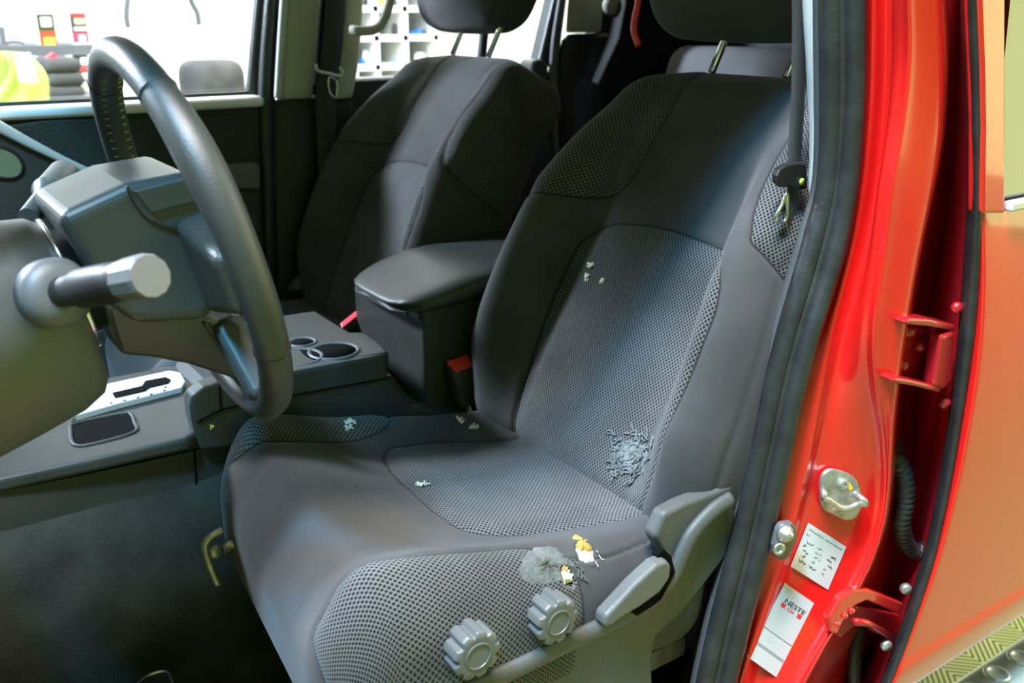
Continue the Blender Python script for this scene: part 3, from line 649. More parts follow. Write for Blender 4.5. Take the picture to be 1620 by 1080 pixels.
V, Fc = tube(crom(outl([(1287, 778), (1296, 781), (1312, 792), (1326, 794), (1342, 788), (1354, 788)], .022), 5), .0042, 12); mk('striker_loop', V, Fc, M['zinc'], stq)
for w_ in (tube(outl([(1287, 778), (1289, 772)], .022)+outl([(1296, 768)], .006), .0042, 10), tube(outl([(1354, 788), (1352, 782)], .022)+outl([(1348, 778)], .006), .0042, 10)): mk('striker_foot', *w_, M['zinc'], stq)
for a, b, r in ((1326, 761, .0062), (1318, 802, .0060)):
    V, Fc = lathe(pt(a, b)+PN*.009, PN, [(0, r*1.25), (.002, r*1.2), (.0025, r), (.006, r*.95), (.006, r*.5), (.003, r*.45), (.003, .0003)], 20); mk('striker_bolt', V, Fc, M['zinc'], stq, auto=40)
V, Fc = prism(outl([(1337, 759), (1343, 768), (1337, 772), (1333, 766)], .0092), PN*.0005); mk('paint_mark', V, Fc, M['yellow'], stq, smooth=False, label='small yellow paint mark')
V, Fc = prism([on(a, b, x=.652) for a, b in ((1223, 832), (1230, 822), (1243, 820), (1250, 828), (1251, 845), (1243, 862), (1236, 878), (1226, 881), (1217, 874), (1217, 858))], (-.012, 0, 0)); lb = bevel(mk('door_bumper', V, Fc, M['plastic2'], body, smooth=False, label='small grey rubber and metal buffer'), .004, 3)
V, Fc = lathe(on(1241, 843, x=.640), (-1, .35, .1), [(0, .011), (.004, .011), (.006, .007), (.012, .006), (.012, .0003)], 20); mk('bumper_bolt', V, Fc, M['zinc'], lb)
V, Fc = lathe(on(1231, 867, x=.640), (-1, .35, .1), [(0, .008), (.004, .008), (.004, .0045), (.001, .0045), (.001, .0003)], 20); mk('bumper_ring', V, Fc, M['zinc'], lb)
SU = None
def sticker(corners, label):
    c = [pt(a, b)+PN*.0012 for a, b in corners]; V, Fc = prism(c, PN*.0004); o = mk('sticker', V, Fc, M['paper'], body, smooth=False, label=label); return o, c
def inside(c, u, v, lift=.0007): return c[0]*(1-u)*(1-v)+c[1]*u*(1-v)+c[2]*u*v+c[3]*(1-u)*v+PN*lift
def quad(c, u0, v0, u1, v1): return prism([inside(c, u0, v0), inside(c, u1, v0), inside(c, u1, v1), inside(c, u0, v1)], PN*.0002)
def txt(body_, c, u, v, hgt, m, par, name='printed_text', wid=None):
    cu = bpy.data.curves.new('txt', 'FONT'); cu.body = body_; cu.size = 1; cu.extrude = 0; ob = bpy.data.objects.new('txt', cu); S.collection.objects.link(ob)
    dg = bpy.context.evaluated_depsgraph_get(); me = ob.evaluated_get(dg).to_mesh(); vs_ = [v_.co.copy() for v_ in me.vertices]; fs = [tuple(p.vertices) for p in me.polygons]
    ob.evaluated_get(dg).to_mesh_clear(); bpy.data.objects.remove(ob); bpy.data.curves.remove(cu)
    ex = (c[1]-c[0]).normalized(); ey = PN.cross(ex).normalized()
    if ey.dot(c[0]-c[3]) < 0: ey = -ey
    o0 = inside(c, u, v, .0009); w = max(p.x for p in vs_) or 1; k = hgt/.72; kx = (wid/w) if wid else k
    return mk(name, [o0+ex*p.x*kx+ey*p.y*k for p in vs_], fs, m, par, smooth=False)
s1, c1 = sticker(((1278, 826), (1338, 864), (1309, 932), (1250, 895)), 'white sticker with small handwriting, nearest the striker')
W1 = (c1[1]-c1[0]).length
txt('Huolto seuraava', c1, .06, .13, .0030, M['ink'], s1, wid=W1*.86); txt('km  paiva', c1, .04, .24, .0022, M['ink'], s1, wid=W1*.5)
rnd = random.Random(5); lines = []
for i, v in enumerate((.36, .46, .56, .66, .78)):
    for j in range(3):
        u = .06+j*.3+rnd.uniform(0, .1); pts = [inside(c1, min(.95, u+k*.022), v+rnd.uniform(-.03, .03), .001) for k in range(rnd.choice((4, 7, 9)))]
        lines.append(tube(crom(pts, 3), .00042, 4))
for w_ in lines: mk('handwriting', *w_, M['ink'], s1)
s2, c2 = sticker(((1241, 921), (1287, 953), (1227, 1070), (1181, 1037)), 'long white sticker reading NESTE with red squares, below the other')
W2 = (c2[1]-c2[0]).length
txt('NESTE', c2, .20, .20, .0065, M['ink'], s2, wid=W2*.68)
for q in ((.17, .21, .30, .26), (.72, .21, .85, .26)):
    V, Fc = quad(c2, *q); mk('red_square', V, Fc, M['inkr'], s2, smooth=False)
txt('Oil', c2, .36, .26, .0045, M['inkr'], s2, wid=W2*.22)
for v in (.58, .78, .80):
    V, Fc = quad(c2, .02, v, .98, v+.004); mk('printed_line', V, Fc, M['ink'], s2, smooth=False)
txt('km', c2, .30, .70, .0035, M['paper'], s2)
# roof, screens, far pillars, sills, floor of the cab: what shuts light out
def sheetbox(name, c, s, m, par=body, **k): V, Fc = box(c, s); return bevel(mk(name, V, Fc, m, par, smooth=False, **k), .012, 3)
sheetbox('roof', (1.34, -1.05, 1.90), (1.22, 2.05, .05), M['red'])
sheetbox('headliner', (1.34, -1.05, 1.865), (1.16, 2.0, .02), M['trim'])
def beam(name, a, b, w, h, m, par=body, **k):
    d = (Vector(b)-Vector(a)); u, v = basis(d); dn = d.normalized(); V, Fc = box((Vector(a)+Vector(b))/2, (d.length, w, h), (dn, u, v)); return bevel(mk(name, V, Fc, m, par, smooth=False, **k), .01, 3)
beam('windscreen_pillar', (.78, 0, 1.87), (.68, .62, 1.30), .07, .06, M['redd']); beam('windscreen_pillar', (1.90, 0, 1.87), (2.0, .62, 1.30), .07, .06, M['redd'])
V, Fc = prism([(.80, 0, 1.87), (1.88, 0, 1.87), (1.98, .62, 1.28), (.70, .62, 1.28)], (0, .006, .006)); mk('windscreen', V, Fc, M['glass'], body, smooth=False)
sheetbox('roof_rail', (.735, -1.05, 1.855), (.06, 2.1, .07), M['redd']); sheetbox('roof_rail', (1.99, -1.05, 1.855), (.06, 2.1, .07), M['redd'])
sheetbox('dashboard', (1.33, .30, 1.06), (1.28, .36, .34), M['plastic']); sheetbox('bulkhead', (1.33, .52, .85), (1.36, .06, .8), M['black'])
sheetbox('rear_cab_wall', (1.33, -2.04, 1.2), (1.4, .06, 1.34), M['black']); sheetbox('rear_quarter_panel', (2.02, -1.83, 1.2), (.05, .40, 1.34), M['black']); 
sheetbox('door_sill', (.735, -.15, .515), (.09, 1.35, .10), M['redd'])
sheetbox('rocker_panel', (.72, -.2, .44), (.12, 1.5, .10), M['red'])
# carpeted floor with the tunnel under the console
rows = []
for i in range(40):
    y = .5-2.4*i/39; r = []
    for j in range(46):
        x = .78+1.2*j/45; d = abs(x-1.33); z = .60+.275*(1-float(sstep(np.array(d), .12, .225))); z += .06*float(sstep(np.array(y), -.10, .35))
        if y < -.75: z += .02
        z += .004*math.sin(x*37+y*11)+.003*math.sin(y*29)
        r.append((x, y, z))
    rows.append(r)
V, Fc = grid(rows); mk('carpet', V, [f[::-1] for f in Fc], M['carpet'], body)
sheetbox('cab_floor_pan', (1.33, -.75, .50), (1.30, 2.6, .06), M['black'])
# pedal in the footwell, low at the frame's edge
ped = thing('brake_pedal', 'pedal with a bright metal rim low in the driver footwell', 'pedal', on(250, 1095, z=.66))
pr = crom([on(a, b, z=.665) for a, b in ((205, 1100), (222, 1078), (240, 1066), (258, 1062), (268, 1066), (275, 1085), (290, 1120), (220, 1135))], 5, True)
V, Fc = tube(pr, .0028, 8, closed=True); mk('pedal_rim', V, Fc, M['chrome'], ped); V, Fc = prism([p-Vector((0, 0, .008)) for p in pr], (0, 0, .008)); mk('pedal_pad', V, Fc, M['rubber'], ped, smooth=False)
# ---------------------------------------------------------------- far side: front passenger door
pd = thing('passenger_door', 'closed front passenger door with dark textured panel and silver strip', 'car door', (2.0, -.2, .6))
XP = 1.965
def onp(pts, x=XP): return [on(a, b, x=x) for a, b in pts]
zs = on(200, 171, x=XP).z
V, Fc = box((XP+.045, -.13, (zs+.62)/2-.005), (.07, 1.16, zs-.62-.01)); bevel(mk('door_panel', V, Fc, M['plastic'], pd, smooth=False), .008, 3)
V, Fc = box((XP+.040, -.13, zs), (.10, 1.165, .022)); bevel(mk('window_sill', V, Fc, M['white'], pd, smooth=False, label='top of the door, whitened for the light on it'), .010, 4)  # white colour stands for bright light on the upward face
V, Fc = prism(onp([(-60, 215), (20, 197), (70, 190), (385, 181), (398, 188), (402, 215), (402, 262), (350, 264), (260, 300), (-60, 300)], XP+.004), (-.008, 0, 0)); 
M['insert'] = fabric('door_insert_cloth', 'panel', (.045, .047, .045), (.05, .05, .05), (.02, .02, .02)); M['insert'] = mat('door_insert', (.022, .024, .022), .6, bump=1., bscale=250)
bevel(mk('textile_insert', V, Fc, M['insert'], pd, smooth=False), .003)
V, Fc = prism(onp([(340, 262), (405, 257), (413, 264), (413, 300), (330, 300)], XP-.03), (.05, 0, 0)); bevel(mk('armrest', V, Fc, M['plastic2'], pd, smooth=False), .010, 4)
low = onp([(-80, 150), (0, 206), (100, 252), (185, 290), (300, 300), (412, 300), (412, 420), (-80, 420)], XP-.012); V, Fc = prism(low, (.03, 0, 0)); bevel(mk('lower_panel', V, Fc, M['plastic'], pd, smooth=False), .006)
V, Fc = tube(crom(onp([(-60, 168), (0, 201), (60, 233), (120, 262), (190, 291)], XP-.022), 6), [.0]*0 or [.0125-.008*i/24 for i in range(25)], 12, flat=.5, up=(1, 0, 0)); mk('silver_strip', V, Fc, M['silver'], pd, label='slanting silver trim strip')
M['olive'] = mat('olive_handle_bowl', (.16, .19, .10), .5)
ov = [on(2+34*math.cos(t)*(1.0), 257+24*math.sin(t)+7*math.cos(t), x=XP-.0135) for t in [2*math.pi*k/28 for k in range(28)]]
V, Fc = prism(ov, (-.002, 0, 0)); mk('handle_bowl', V, Fc, M['olive'], pd, smooth=False); V, Fc = tube(ov, .0035, 8, closed=True); mk('bowl_rim', V, Fc, M['black'], pd)
def pane(name, pts, x, par, m='glass'): V, Fc = prism([on(a, b, x=x) for a, b in pts], (.004, 0, 0)); return mk(name, V, Fc, M[m], par, smooth=False)
V, Fc = prism([(2.02, .45, zs), (2.02, -.715, zs), (1.97, -.72, 1.86), (1.97, .05, 1.86)], (.004, 0, 0)); mk('window_pane', V, Fc, M['glass'], pd, smooth=False)
beam('window_frame', (1.995, .10, 1.80), (1.995, -.76, 1.80), .05, .17, M['rubber'], pd)  # unseen top rail, made deep to keep the far lamp off the driver backrest
beam('window_frame', on(402, 152, x=2.015), on(418, -20, x=2.005), .035, .03, M['rubber'], pd); 
V, Fc = box((2.012, -.13, zs+.013), (.012, 1.16, .010)); mk('window_seal', V, Fc, M['black'], pd, smooth=False)
# far B-pillar trim, grab handle
def quadstrip(name, L, Rt, x0, x1, ys, m, par, th=.02, **k):
    rows = [[on(interp(L, y), y, x=x0), on(interp(L, y)*.7+interp(Rt, y)*.3, y, x=x0-.012 if x0 <= x1 else x1-.012), on(interp(L, y)*.3+interp(Rt, y)*.7, y, x=x1-.01), on(interp(Rt, y), y, x=x1)] for y in ys]
    V, Fc = grid(rows); o = mk(name, V, [f[::-1] for f in Fc], m, par, **k); solid(o, th); return subs(o, 1)
quadstrip('far_pillar_seal', [(-40, 416), (150, 402), (480, 415)], [(-40, 452), (150, 438), (480, 446)], 1.985, 1.968, (-40, 50, 150, 250, 350, 480), M['rubber'], body)
quadstrip('far_pillar_trim', [(-40, 444), (60, 437), (158, 431)], [(-40, 515), (60, 508), (158, 498)], 1.960, 1.952, (-40, 20, 90, 150, 157), M['beige'], body, label='beige upper trim of the far pillar')
quadstrip('far_pillar_trim', [(-40, 545), (60, 540), (158, 525)], [(-40, 580), (60, 575), (110, 572), (158, 560)], 1.958, 1.965, (-40, 20, 90, 150, 157), M['beige'], body)
quadstrip('pillar_edge_trim', [(-40, 443), (60, 436), (156, 431)], [(-40, 462), (60, 455), (156, 449)], 1.950, 1.946, (-40, 20, 90, 150, 156), M['trim'], body, .01, label='pale front edge of the far pillar trim')
quadstrip('far_lower_trim', [(157, 428), (300, 425), (480, 432), (640, 432)], [(157, 575), (300, 560), (480, 540)], 1.966, 1.966, (148, 200, 300, 400, 480, 640), M['black'], body)
quadstrip('far_pillar_recess', [(-40, 505), (158, 490)], [(-40, 555), (158, 535)], 1.975, 1.975, (-40, 60, 158), M['void'], body)
gh = crom([on(556, 47, x=1.935), on(570, 49, x=1.915), on(590, 47, x=1.905), on(603, 38, x=1.90), on(612, 18, x=1.90), on(619, -10, x=1.90), on(624, -40, x=1.90)], 6)
V, Fc = tube(gh, .0105, 12, flat=.8); mk('grab_handle', V, Fc, M['beige'], body, label='beige grab handle on the far pillar')
# rear far door with its window and sill
rd = thing('rear_door', 'far rear door on the passenger side seen between the front seats', 'car door', (2.0, -1.2, .6))
zr_ = on(700, 118, x=1.99).z
V, Fc = box((2.01, -1.21, (zr_+.62)/2), (.07, .86, zr_-.62)); bevel(mk('door_panel', V, Fc, M['black'], rd, smooth=False), .012)
V, Fc = prism([(2.02, -.80, zr_), (2.02, -1.64, zr_), (1.97, -1.50, 1.86), (1.97, -.80, 1.86)], (.004, 0, 0)); mk('window_pane', V, Fc, M['glass'], rd, smooth=False)
beam('window_frame', (1.995, -.80, 1.80), (1.995, -1.55, 1.80), .05, .17, M['rubber'], rd)  # unseen top rail, made deep to block the far lamp as well
beam('window_divider', on(760, 110, x=2.01), on(772, -10, x=2.0), .022, .022, M['black'], rd)
beam('window_frame', on(850, 112, x=2.0), on(886, -40, x=1.99), .035, .05, M['rubber'], rd)
V, Fc = prism([on(a, b, x=1.965) for a, b in ((842, 96), (858, 92), (868, 100), (872, 130), (900, 380), (780, 380), (838, 215))], (.06, 0, 0)); bevel(mk('rear_armrest_panel', V, Fc, M['plastic'], rd, smooth=False), .012, 4)
quadstrip('rear_pillar_seal', [(-40, 885), (100, 862), (420, 880)], [(-40, 905), (100, 885), (420, 900)], 1.975, 1.965, (-40, 30, 100, 200, 300, 420), M['plastic2'], body)
quadstrip('rear_pillar_trim', [(-40, 900), (60, 892)], [(-40, 965), (50, 955)], 1.955, 1.945, (-40, 10, 48, 52), M['beige'], body, label='beige rear pillar trim')
quadstrip('rear_lower_trim', [(50, 884), (200, 878), (420, 890)], [(50, 985), (200, 960), (420, 960)], 1.958, 1.945, (50, 120, 200, 300, 420), M['black'], body)
V, Fc = lathe(on(965, 8, x=1.90), (-1, .2, -.1), [(0, .022), (.01, .022), (.014, .012)], 20); mk('belt_anchor', V, Fc, M['beige'], body)
V, Fc = tube([on(985, -30, x=1.88), on(982, 10, x=1.88), on(972, 60, x=1.88), on(940, 130, x=1.90)], .022, 8, flat=.15); mk('rear_belt_webbing', V, Fc, M['webbing'], body)
# ---------------------------------------------------------------- rear seat
rs = thing('rear_seat', 'grey cloth rear bench seat behind the front seats', 'rear seat', (1.3, -1.6, .7))
def softbox(name, c, h, r, tilt, m, par, st=.02, **k):
    P, N, Fc = rbox(h, r, st); P = P.copy(); P[:, 1] += .012*np.cos(P[:, 0]/h[0]*1.5)
    R = np.array([[1, 0, 0], [0, math.cos(tilt), -math.sin(tilt)], [0, math.sin(tilt), math.cos(tilt)]]); return mk(name, P@R.T+np.array(c), Fc, m, par, **k)
M['rearcloth'] = mat('rear_cloth', (.13, .13, .135), .92, bump=.5, bscale=900, var=.1)
softbox('backrest', (1.03, -1.72, 1.10), (.30, .07, .31), .05, math.radians(20)*-1*-1, M['rearcloth'], rs); softbox('backrest', (1.60, -1.72, 1.10), (.26, .07, .31), .05, math.radians(20), M['rearcloth'], rs)
softbox('seat_cushion', (1.33, -1.42, .86), (.55, .25, .07), .05, 0, M['rearcloth'], rs)
redc = mk('red_strap', *tube(crom([on(1012, -30, y=-1.10), on(1009, 5, y=-1.10), on(1004, 30, y=-1.10), on(1003, 50, y=-1.10), on(1010, 72, y=-1.10)], 6), .0075, 8, flat=.5), M['redb'])
tag(redc, 'bright red strap running down beside the driver headrest', 'strap')
# ---------------------------------------------------------------- seat belts
def ribbon(pts, wdir, w, th=.0016):
    pts = crom(pts, 6); V = []; Fc = []
    for i, p in enumerate(pts):
        d = (pts[min(i+1, len(pts)-1)]-pts[max(i-1, 0)]).normalized(); a = Vector(wdir); a = (a-d*a.dot(d)).normalized(); n = d.cross(a)
        V += [p+a*w/2+n*th, p-a*w/2+n*th, p-a*w/2-n*th, p+a*w/2-n*th]
    for i in range(len(pts)-1):
        for k in range(4): Fc.append((i*4+k, i*4+(k+1) % 4, (i+1)*4+(k+1) % 4, (i+1)*4+k))
    return V, Fc
b1 = thing('seat_belt', 'dark seat belt hanging beside the driver backrest at the pillar', 'seat belt', on(1262, 300, x=.775))
V, Fc = ribbon([on(1264, -60, x=.735), on(1264, 60, x=.735), on(1262, 160, x=.732), on(1257, 260, x=.728), on(1256, 340, x=.726), on(1250, 430, x=.726), on(1232, 560, x=.726)], (.25, -.97, 0), .030); mk('belt_webbing', V, Fc, M['webbing'], b1)
V, Fc = prism([on(a, b, x=.716) for a, b in ((1229, 278), (1233, 268), (1244, 261), (1262, 257), (1277, 258), (1279, 300), (1262, 302), (1248, 296), (1236, 297), (1229, 290))], (.012, -.004, 0)); tg = bevel(mk('belt_tongue_grip', V, Fc, M['black'], b1, smooth=False), .003, 3)
V, Fc = lathe(on(1268, 287, x=.715), (-1, 0, 0), [(0, .004), (.001, .004), (.001, .0002)], 16); mk('stop_button', V, Fc, M['lime'], tg, label='tiny green stop button')
tp = [on(a, b, x=.716) for a, b in ((1245, 306), (1238, 322), (1230, 338), (1229, 347), (1240, 351), (1245, 338))]
V, Fc = tube(crom(tp, 5, True), .0022, 8, closed=True); mk('tongue', V, Fc, M['chrome'], b1)
b2 = thing('seat_belt', 'dark seat belt with metal tongue running down the far pillar behind passenger seat', 'seat belt', on(522, 120, x=1.93))
V, Fc = ribbon([on(532, -50, x=1.93), on(530, 20, x=1.93), on(522, 105, x=1.925), on(515, 160, x=1.93), on(520, 300, x=1.94)], (.1, -1, 0), .046); mk('belt_webbing', V, Fc, M['webbing'], b2)
V, Fc = tube(crom([on(a, b, x=1.912) for a, b in ((500, 101), (503, 112), (520, 116), (536, 120), (542, 115), (537, 107))], 5), .0032, 8); mk('belt_guide', V, Fc, M['silver'], b2)
V, Fc = tube(crom([on(a, b, x=1.91) for a, b in ((521, 122), (520, 138), (524, 150), (532, 152), (533, 130))], 5, True), .0022, 8, closed=True); mk('tongue', V, Fc, M['chrome'], b2)
# belt end at the foot of the passenger seat
V, Fc = ribbon([on(482, 436, x=1.93), on(474, 445, x=1.92), on(464, 458, x=1.90)], (1, 0, .2), .03, .003); mk('anchor_strap', V, Fc, M['plastic2'], b2)
# ---------------------------------------------------------------- near rear door (closed), seen along its outer skin
nd = thing('rear_door', 'red near rear door seen along its glossy outer skin at right', 'car door', (.58, -1.6, .5))
XS = .575
eY = lambda z: None
rowsE = [on(interp(E1, y), y, x=XS) for y in YS]
zb0 = on(1540, 1032, x=XS).z; zcr = on(1520, 991, x=XS).z; zbelt = on(1605, 326, x=XS).z
def edgeY(z): 
    zz = [p.z for p in rowsE][::-1]; yy = [p.y for p in rowsE][::-1]; return float(np.interp(z, zz, yy))
zlist = [zb0, zb0+.012, zcr-.012, zcr, zcr+.012]+[zcr+.012+(zbelt-zcr-.012)*k/14 for k in range(1, 15)]
def skinx(z): return XS+(.008 if z < zb0+.006 else -.007+.013*(1-(z-zb0)/(zcr-zb0)) if z < zcr else .0)-.010*math.sin(max(0, min(1, (z-zcr)/(zbelt-zcr)))*math.pi)+.004*math.sin(max(0, (z-zcr)*9))*(1-max(0, z-zcr)/(zbelt-zcr))
rows = []
for z in zlist:
    y0 = edgeY(z); r = [Vector((skinx(z)+.012, y0-.006, z)), Vector((skinx(z)+.003, y0-.003, z)), Vector((skinx(z), y0-.004, z)), Vector((skinx(z), y0-.012, z))]
    r += [Vector((skinx(z), y0-.01-(1.05-.01)*k/12, z)) for k in range(1, 13)]; rows.append(r)
V, Fc = grid(rows); subs(mk('door_skin', V, Fc, M['red'], nd), 2)
# window frame, glass, belt moulding
yb_ = edgeY(zbelt)
V, Fc = prism([on(a, b, x=XS-.003) for a, b in ((1555, 338), (1557, 200), (1555, 100), (1549, -60), (1592, -60), (1591, 150), (1591, 338))], (.02, 0, 0))
bevel(mk('window_frame', V, Fc, M['red'], nd, smooth=False), .004, 3)
V, Fc = prism([Vector((XS+.012, on(1586, 300, x=XS).y, zbelt)), Vector((XS+.012, -2.1, zbelt)), Vector((XS+.07, -2.0, 1.86)), Vector((XS+.07, on(1586, 300, x=XS).y-.03, 1.86))], (.004, 0, 0)); mk('window_pane', V, Fc, M['gdark'], nd, smooth=False)
V, Fc = box((XS-.002, on(1593, 320, x=XS).y-.5, zbelt+.002), (.014, 1.0, .012)); bevel(mk('belt_moulding', V, Fc, M['silver'], nd, smooth=False, label='bright moulding under the window'), .003)
# rubber on its leading edge
rows = []
for y in YS: rows.append([on(interp(E0, y), y, x=XS+.030), on(interp(E0, y)+3, y, x=XS+.018), on(interp(E0, y)*.5+interp(E1, y)*.5, y, x=XS+.006), on(interp(E1, y)-3, y, x=XS+.001), on(interp(E1, y)+1, y, x=XS+.001)])
V, Fc = grid(rows); solid(subs(mk('edge_rubber', V, [f[::-1] for f in Fc], M['rubber'], nd), 2), .004)
# inner flange of the door with hinges
rows = []
for y in YS: rows.append([on(interp(G1, y)+4, y, x=.735), on(interp(G1, y)*.6+interp(E0, y)*.4, y, x=.68), on(interp(G1, y)*.25+interp(E0, y)*.75, y, x=.635), on(interp(E0, y)+6, y, x=XS+.032)])
V, Fc = grid(rows); subs(mk('door_flange', V, [f[::-1] for f in Fc], M['redd'], nd), 2)
def hinge(pl, thick, par=nd, **k):
    V, Fc = prism(pl, thick); return bevel(mk('hinge_plate', V, Fc, M['redd'], par, smooth=False, **k), .003, 3)
hx = .602
V, Fc = prism([on(a, b, x=hx+.022) for a, b in ((1434, 512), (1512, 528), (1496, 615), (1424, 604))], (.006, -.004, 0)); h1 = bevel(mk('door_hinge', V, Fc, M['redd'], nd, smooth=False), .003, 3)
for a, nm in ((((1430, 510), (1440, 503), (1470, 504), (1512, 514), (1512, 524), (1470, 517), (1436, 514)), 'hinge_flange'), (((1412, 602), (1420, 597), (1440, 600), (1490, 612), (1488, 622), (1450, 612), (1418, 607)), 'hinge_flange')):
    V, Fc = prism([on(p, q, x=hx-.008) for p, q in a], (.034, -.004, 0)); bevel(mk(nm, V, Fc, M['redd'], h1, smooth=False), .003, 3)
V, Fc = prism([on(a, b, x=hx-.010) for a, b in ((1490, 530), (1510, 524), (1508, 600), (1494, 618), (1478, 612))], (.02, -.004, 0)); bevel(mk('hinge_knuckle', V, Fc, M['redd'], h1, smooth=False), .005, 3)
for a, b in ((1437, 524), (1427, 577)):
    V, Fc = lathe(on(a, b, x=hx+.018), (-1, .3, 0), [(0, .007), (.005, .0068), (.007, .004), (.007, .0002)], 6); mk('hinge_bolt', V, Fc, M['redd'], h1, smooth=False)
V, Fc = lathe(on(1452, 547, x=hx+.02), (-1, .3, 0), [(0, .010), (.008, .004), (.009, .0002)], 16); mk('hinge_boss', V, Fc, M['redd'], h1)
for a, b in ((1512, 486), (1492, 636)):
    V, Fc = lathe(on(a, b, x=hx), (-1, .5, 0), [(0, .008), (.005, .008), (.008, .005), (.009, .0002)], 12); mk('hinge_bolt', V, Fc, M['redd'], h1)
V, Fc = prism([on(a, b, x=hx+.004) for a, b in ((1312, 978), (1330, 948), (1352, 932), (1375, 932), (1430, 955), (1424, 972), (1372, 950), (1350, 960), (1338, 975), (1325, 1004), (1314, 1000))], (.012, -.002, 0)); h2 = bevel(mk('door_hinge', V, Fc, M['red'], nd, smooth=False), .003, 3)
V, Fc = prism([on(a, b, x=hx+.020) for a, b in ((1325, 1004), (1340, 975), (1356, 958), (1424, 972), (1418, 1012), (1385, 1002), (1360, 985), (1330, 1010))], (.008, 0, 0)); bevel(mk('hinge_plate', V, Fc, M['redd'], h2, smooth=False), .003, 3)
V, Fc = tube([on(1352, 983, x=hx), on(1372, 985, x=hx), on(1412, 1008, x=hx)], .005, 10); mk('hinge_edge', V, Fc, M['redd'], h2)
for a, b in ((1322, 985), (1345, 964), (1334, 972)):
    V, Fc = lathe(on(a, b, x=hx-.004), (-1, .4, 0), [(0, .0045), (.005, .0042), (.006, .0002)], 10); mk('hinge_bolt', V, Fc, M['red'], h2)
for a, b in ((1431, 929), (1400, 1018)):
    V, Fc = lathe(on(a, b, x=hx), (-1, .5, 0), [(0, .008), (.006, .008), (.008, .005), (.009, .0002)], 12); mk('hinge_bolt', V, Fc, M['zinc'], h2)
# corrugated cable boot
cb = thing('cable_boot', 'black corrugated rubber cable boot between the pillar and rear door', 'cable boot', on(1425, 790, x=.64))
pth = crom([on(1412, 700, x=.668), on(1417, 722, x=.645), on(1430, 752, x=.632), on(1432, 790, x=.628), on(1426, 825, x=.630), on(1432, 855, x=.632), on(1446, 872, x=.630), on(1464, 866, x=.625)], 24)
cum = [0]
for i in range(1, len(pth)): cum.append(cum[-1]+(pth[i]-pth[i-1]).length)
V, Fc = tube(pth, [.0105+.0022*abs(math.sin(c*math.pi/.0085))**.7 for c in cum], 20); mk('boot', V, Fc, M['rubber'], cb)
V, Fc = lathe(on(1412, 705, x=.668), (-.4, .2, -1), [(-.012, .012), (.0, .014), (.006, .011)], 16); mk('boot_collar', V, Fc, M['rubber'], cb)
V, Fc = tube(crom([on(1362, 990, x=.66), on(1355, 1020, x=.655), on(1352, 1060, x=.65), on(1354, 1120, x=.65)], 5), .009, 14)
tag(mk('door_check_hose', V, Fc, M['rubber']), 'black rubber hose under the lower hinge', 'hose')
# side step below the door
ss = thing('side_step', 'pale metallic side step low at the right corner', 'side step', (.46, -1.6, .30))
a_, b_ = on(1570, 1100, z=.40), on(1640, 1035, z=.40); d_ = (b_-a_).normalized(); d_ = Vector((0, -1, 0)); xs_ = on(1625, 1045, z=.40).x
V, Fc = tube([Vector((xs_, -.6, .37)), Vector((xs_, -3.2, .37))], .05, 28, flat=1.); mk('step_tube', V, Fc, M['step'], ss)
for k in range(9):
    V, Fc = lathe(Vector((xs_, -1.2-k*.075, .419)), (0, 0, 1), [(0, .022), (.003, .020), (.003, .016), (.0012, .014), (.0012, .0003)], 24); mk('step_tread', V, Fc, M['step'], ss)
# ---------------------------------------------------------------- workshop
def structure(name, V, Fc, m): o = mk(name, V, Fc, m, smooth=False); o['kind'] = 'structure'; return o
def tiles():
    m = mat('ribbed_green_floor_tiles', (.30, .36, .05), .45); t = m.node_tree; L = t.links; b = t.nodes['Principled BSDF']
    c = t.nodes.new('ShaderNodeTexCoord'); s = t.nodes.new('ShaderNodeSeparateXYZ'); L.new(c.outputs['Object'], s.inputs[0])
    def MA(op, x, y=None):
        n = t.nodes.new('ShaderNodeMath'); n.operation = op
        for i, q in enumerate((x, y)):
            if q is None: continue
            if isinstance(q, (int, float)): n.inputs[i].default_value = q
            else: L.new(q, n.inputs[i])
        return n.outputs[0]
    T = .20
    u = MA('SUBTRACT', MA('FRACT', MA('ADD', MA('DIVIDE', s.outputs[0], T), 100)), .5); v = MA('SUBTRACT', MA('FRACT', MA('ADD', MA('DIVIDE', s.outputs[1], T), 100)), .5)
    d = MA('ADD', MA('ABSOLUTE', u), MA('ABSOLUTE', v)); f = MA('FRACT', MA('MULTIPLY', d, 11)); g = MA('GREATER_THAN', f, .42)
    x = t.nodes.new('ShaderNodeMix'); x.data_type = 'RGBA'; L.new(g, x.inputs[0]); x.inputs[6].default_value = (.03, .035, .01, 1); x.inputs[7].default_value = (.40, .42, .14, 1); L.new(x.outputs[2], b.inputs['Base Color'])
    return m
V, Fc = box((0, -2, -.02), (14, 14, .04)); structure('floor', V, Fc, tiles())
V, Fc = box((5.35, -2, 2), (.1, 14, 4)); structure('wall_right', V, Fc, M['white'])
V, Fc = box((3.9, -7, 2), (4.4, .1, 4)); structure('wall_back', V, Fc, mat('lime_wall_paint', (.50, .62, .12), .7))
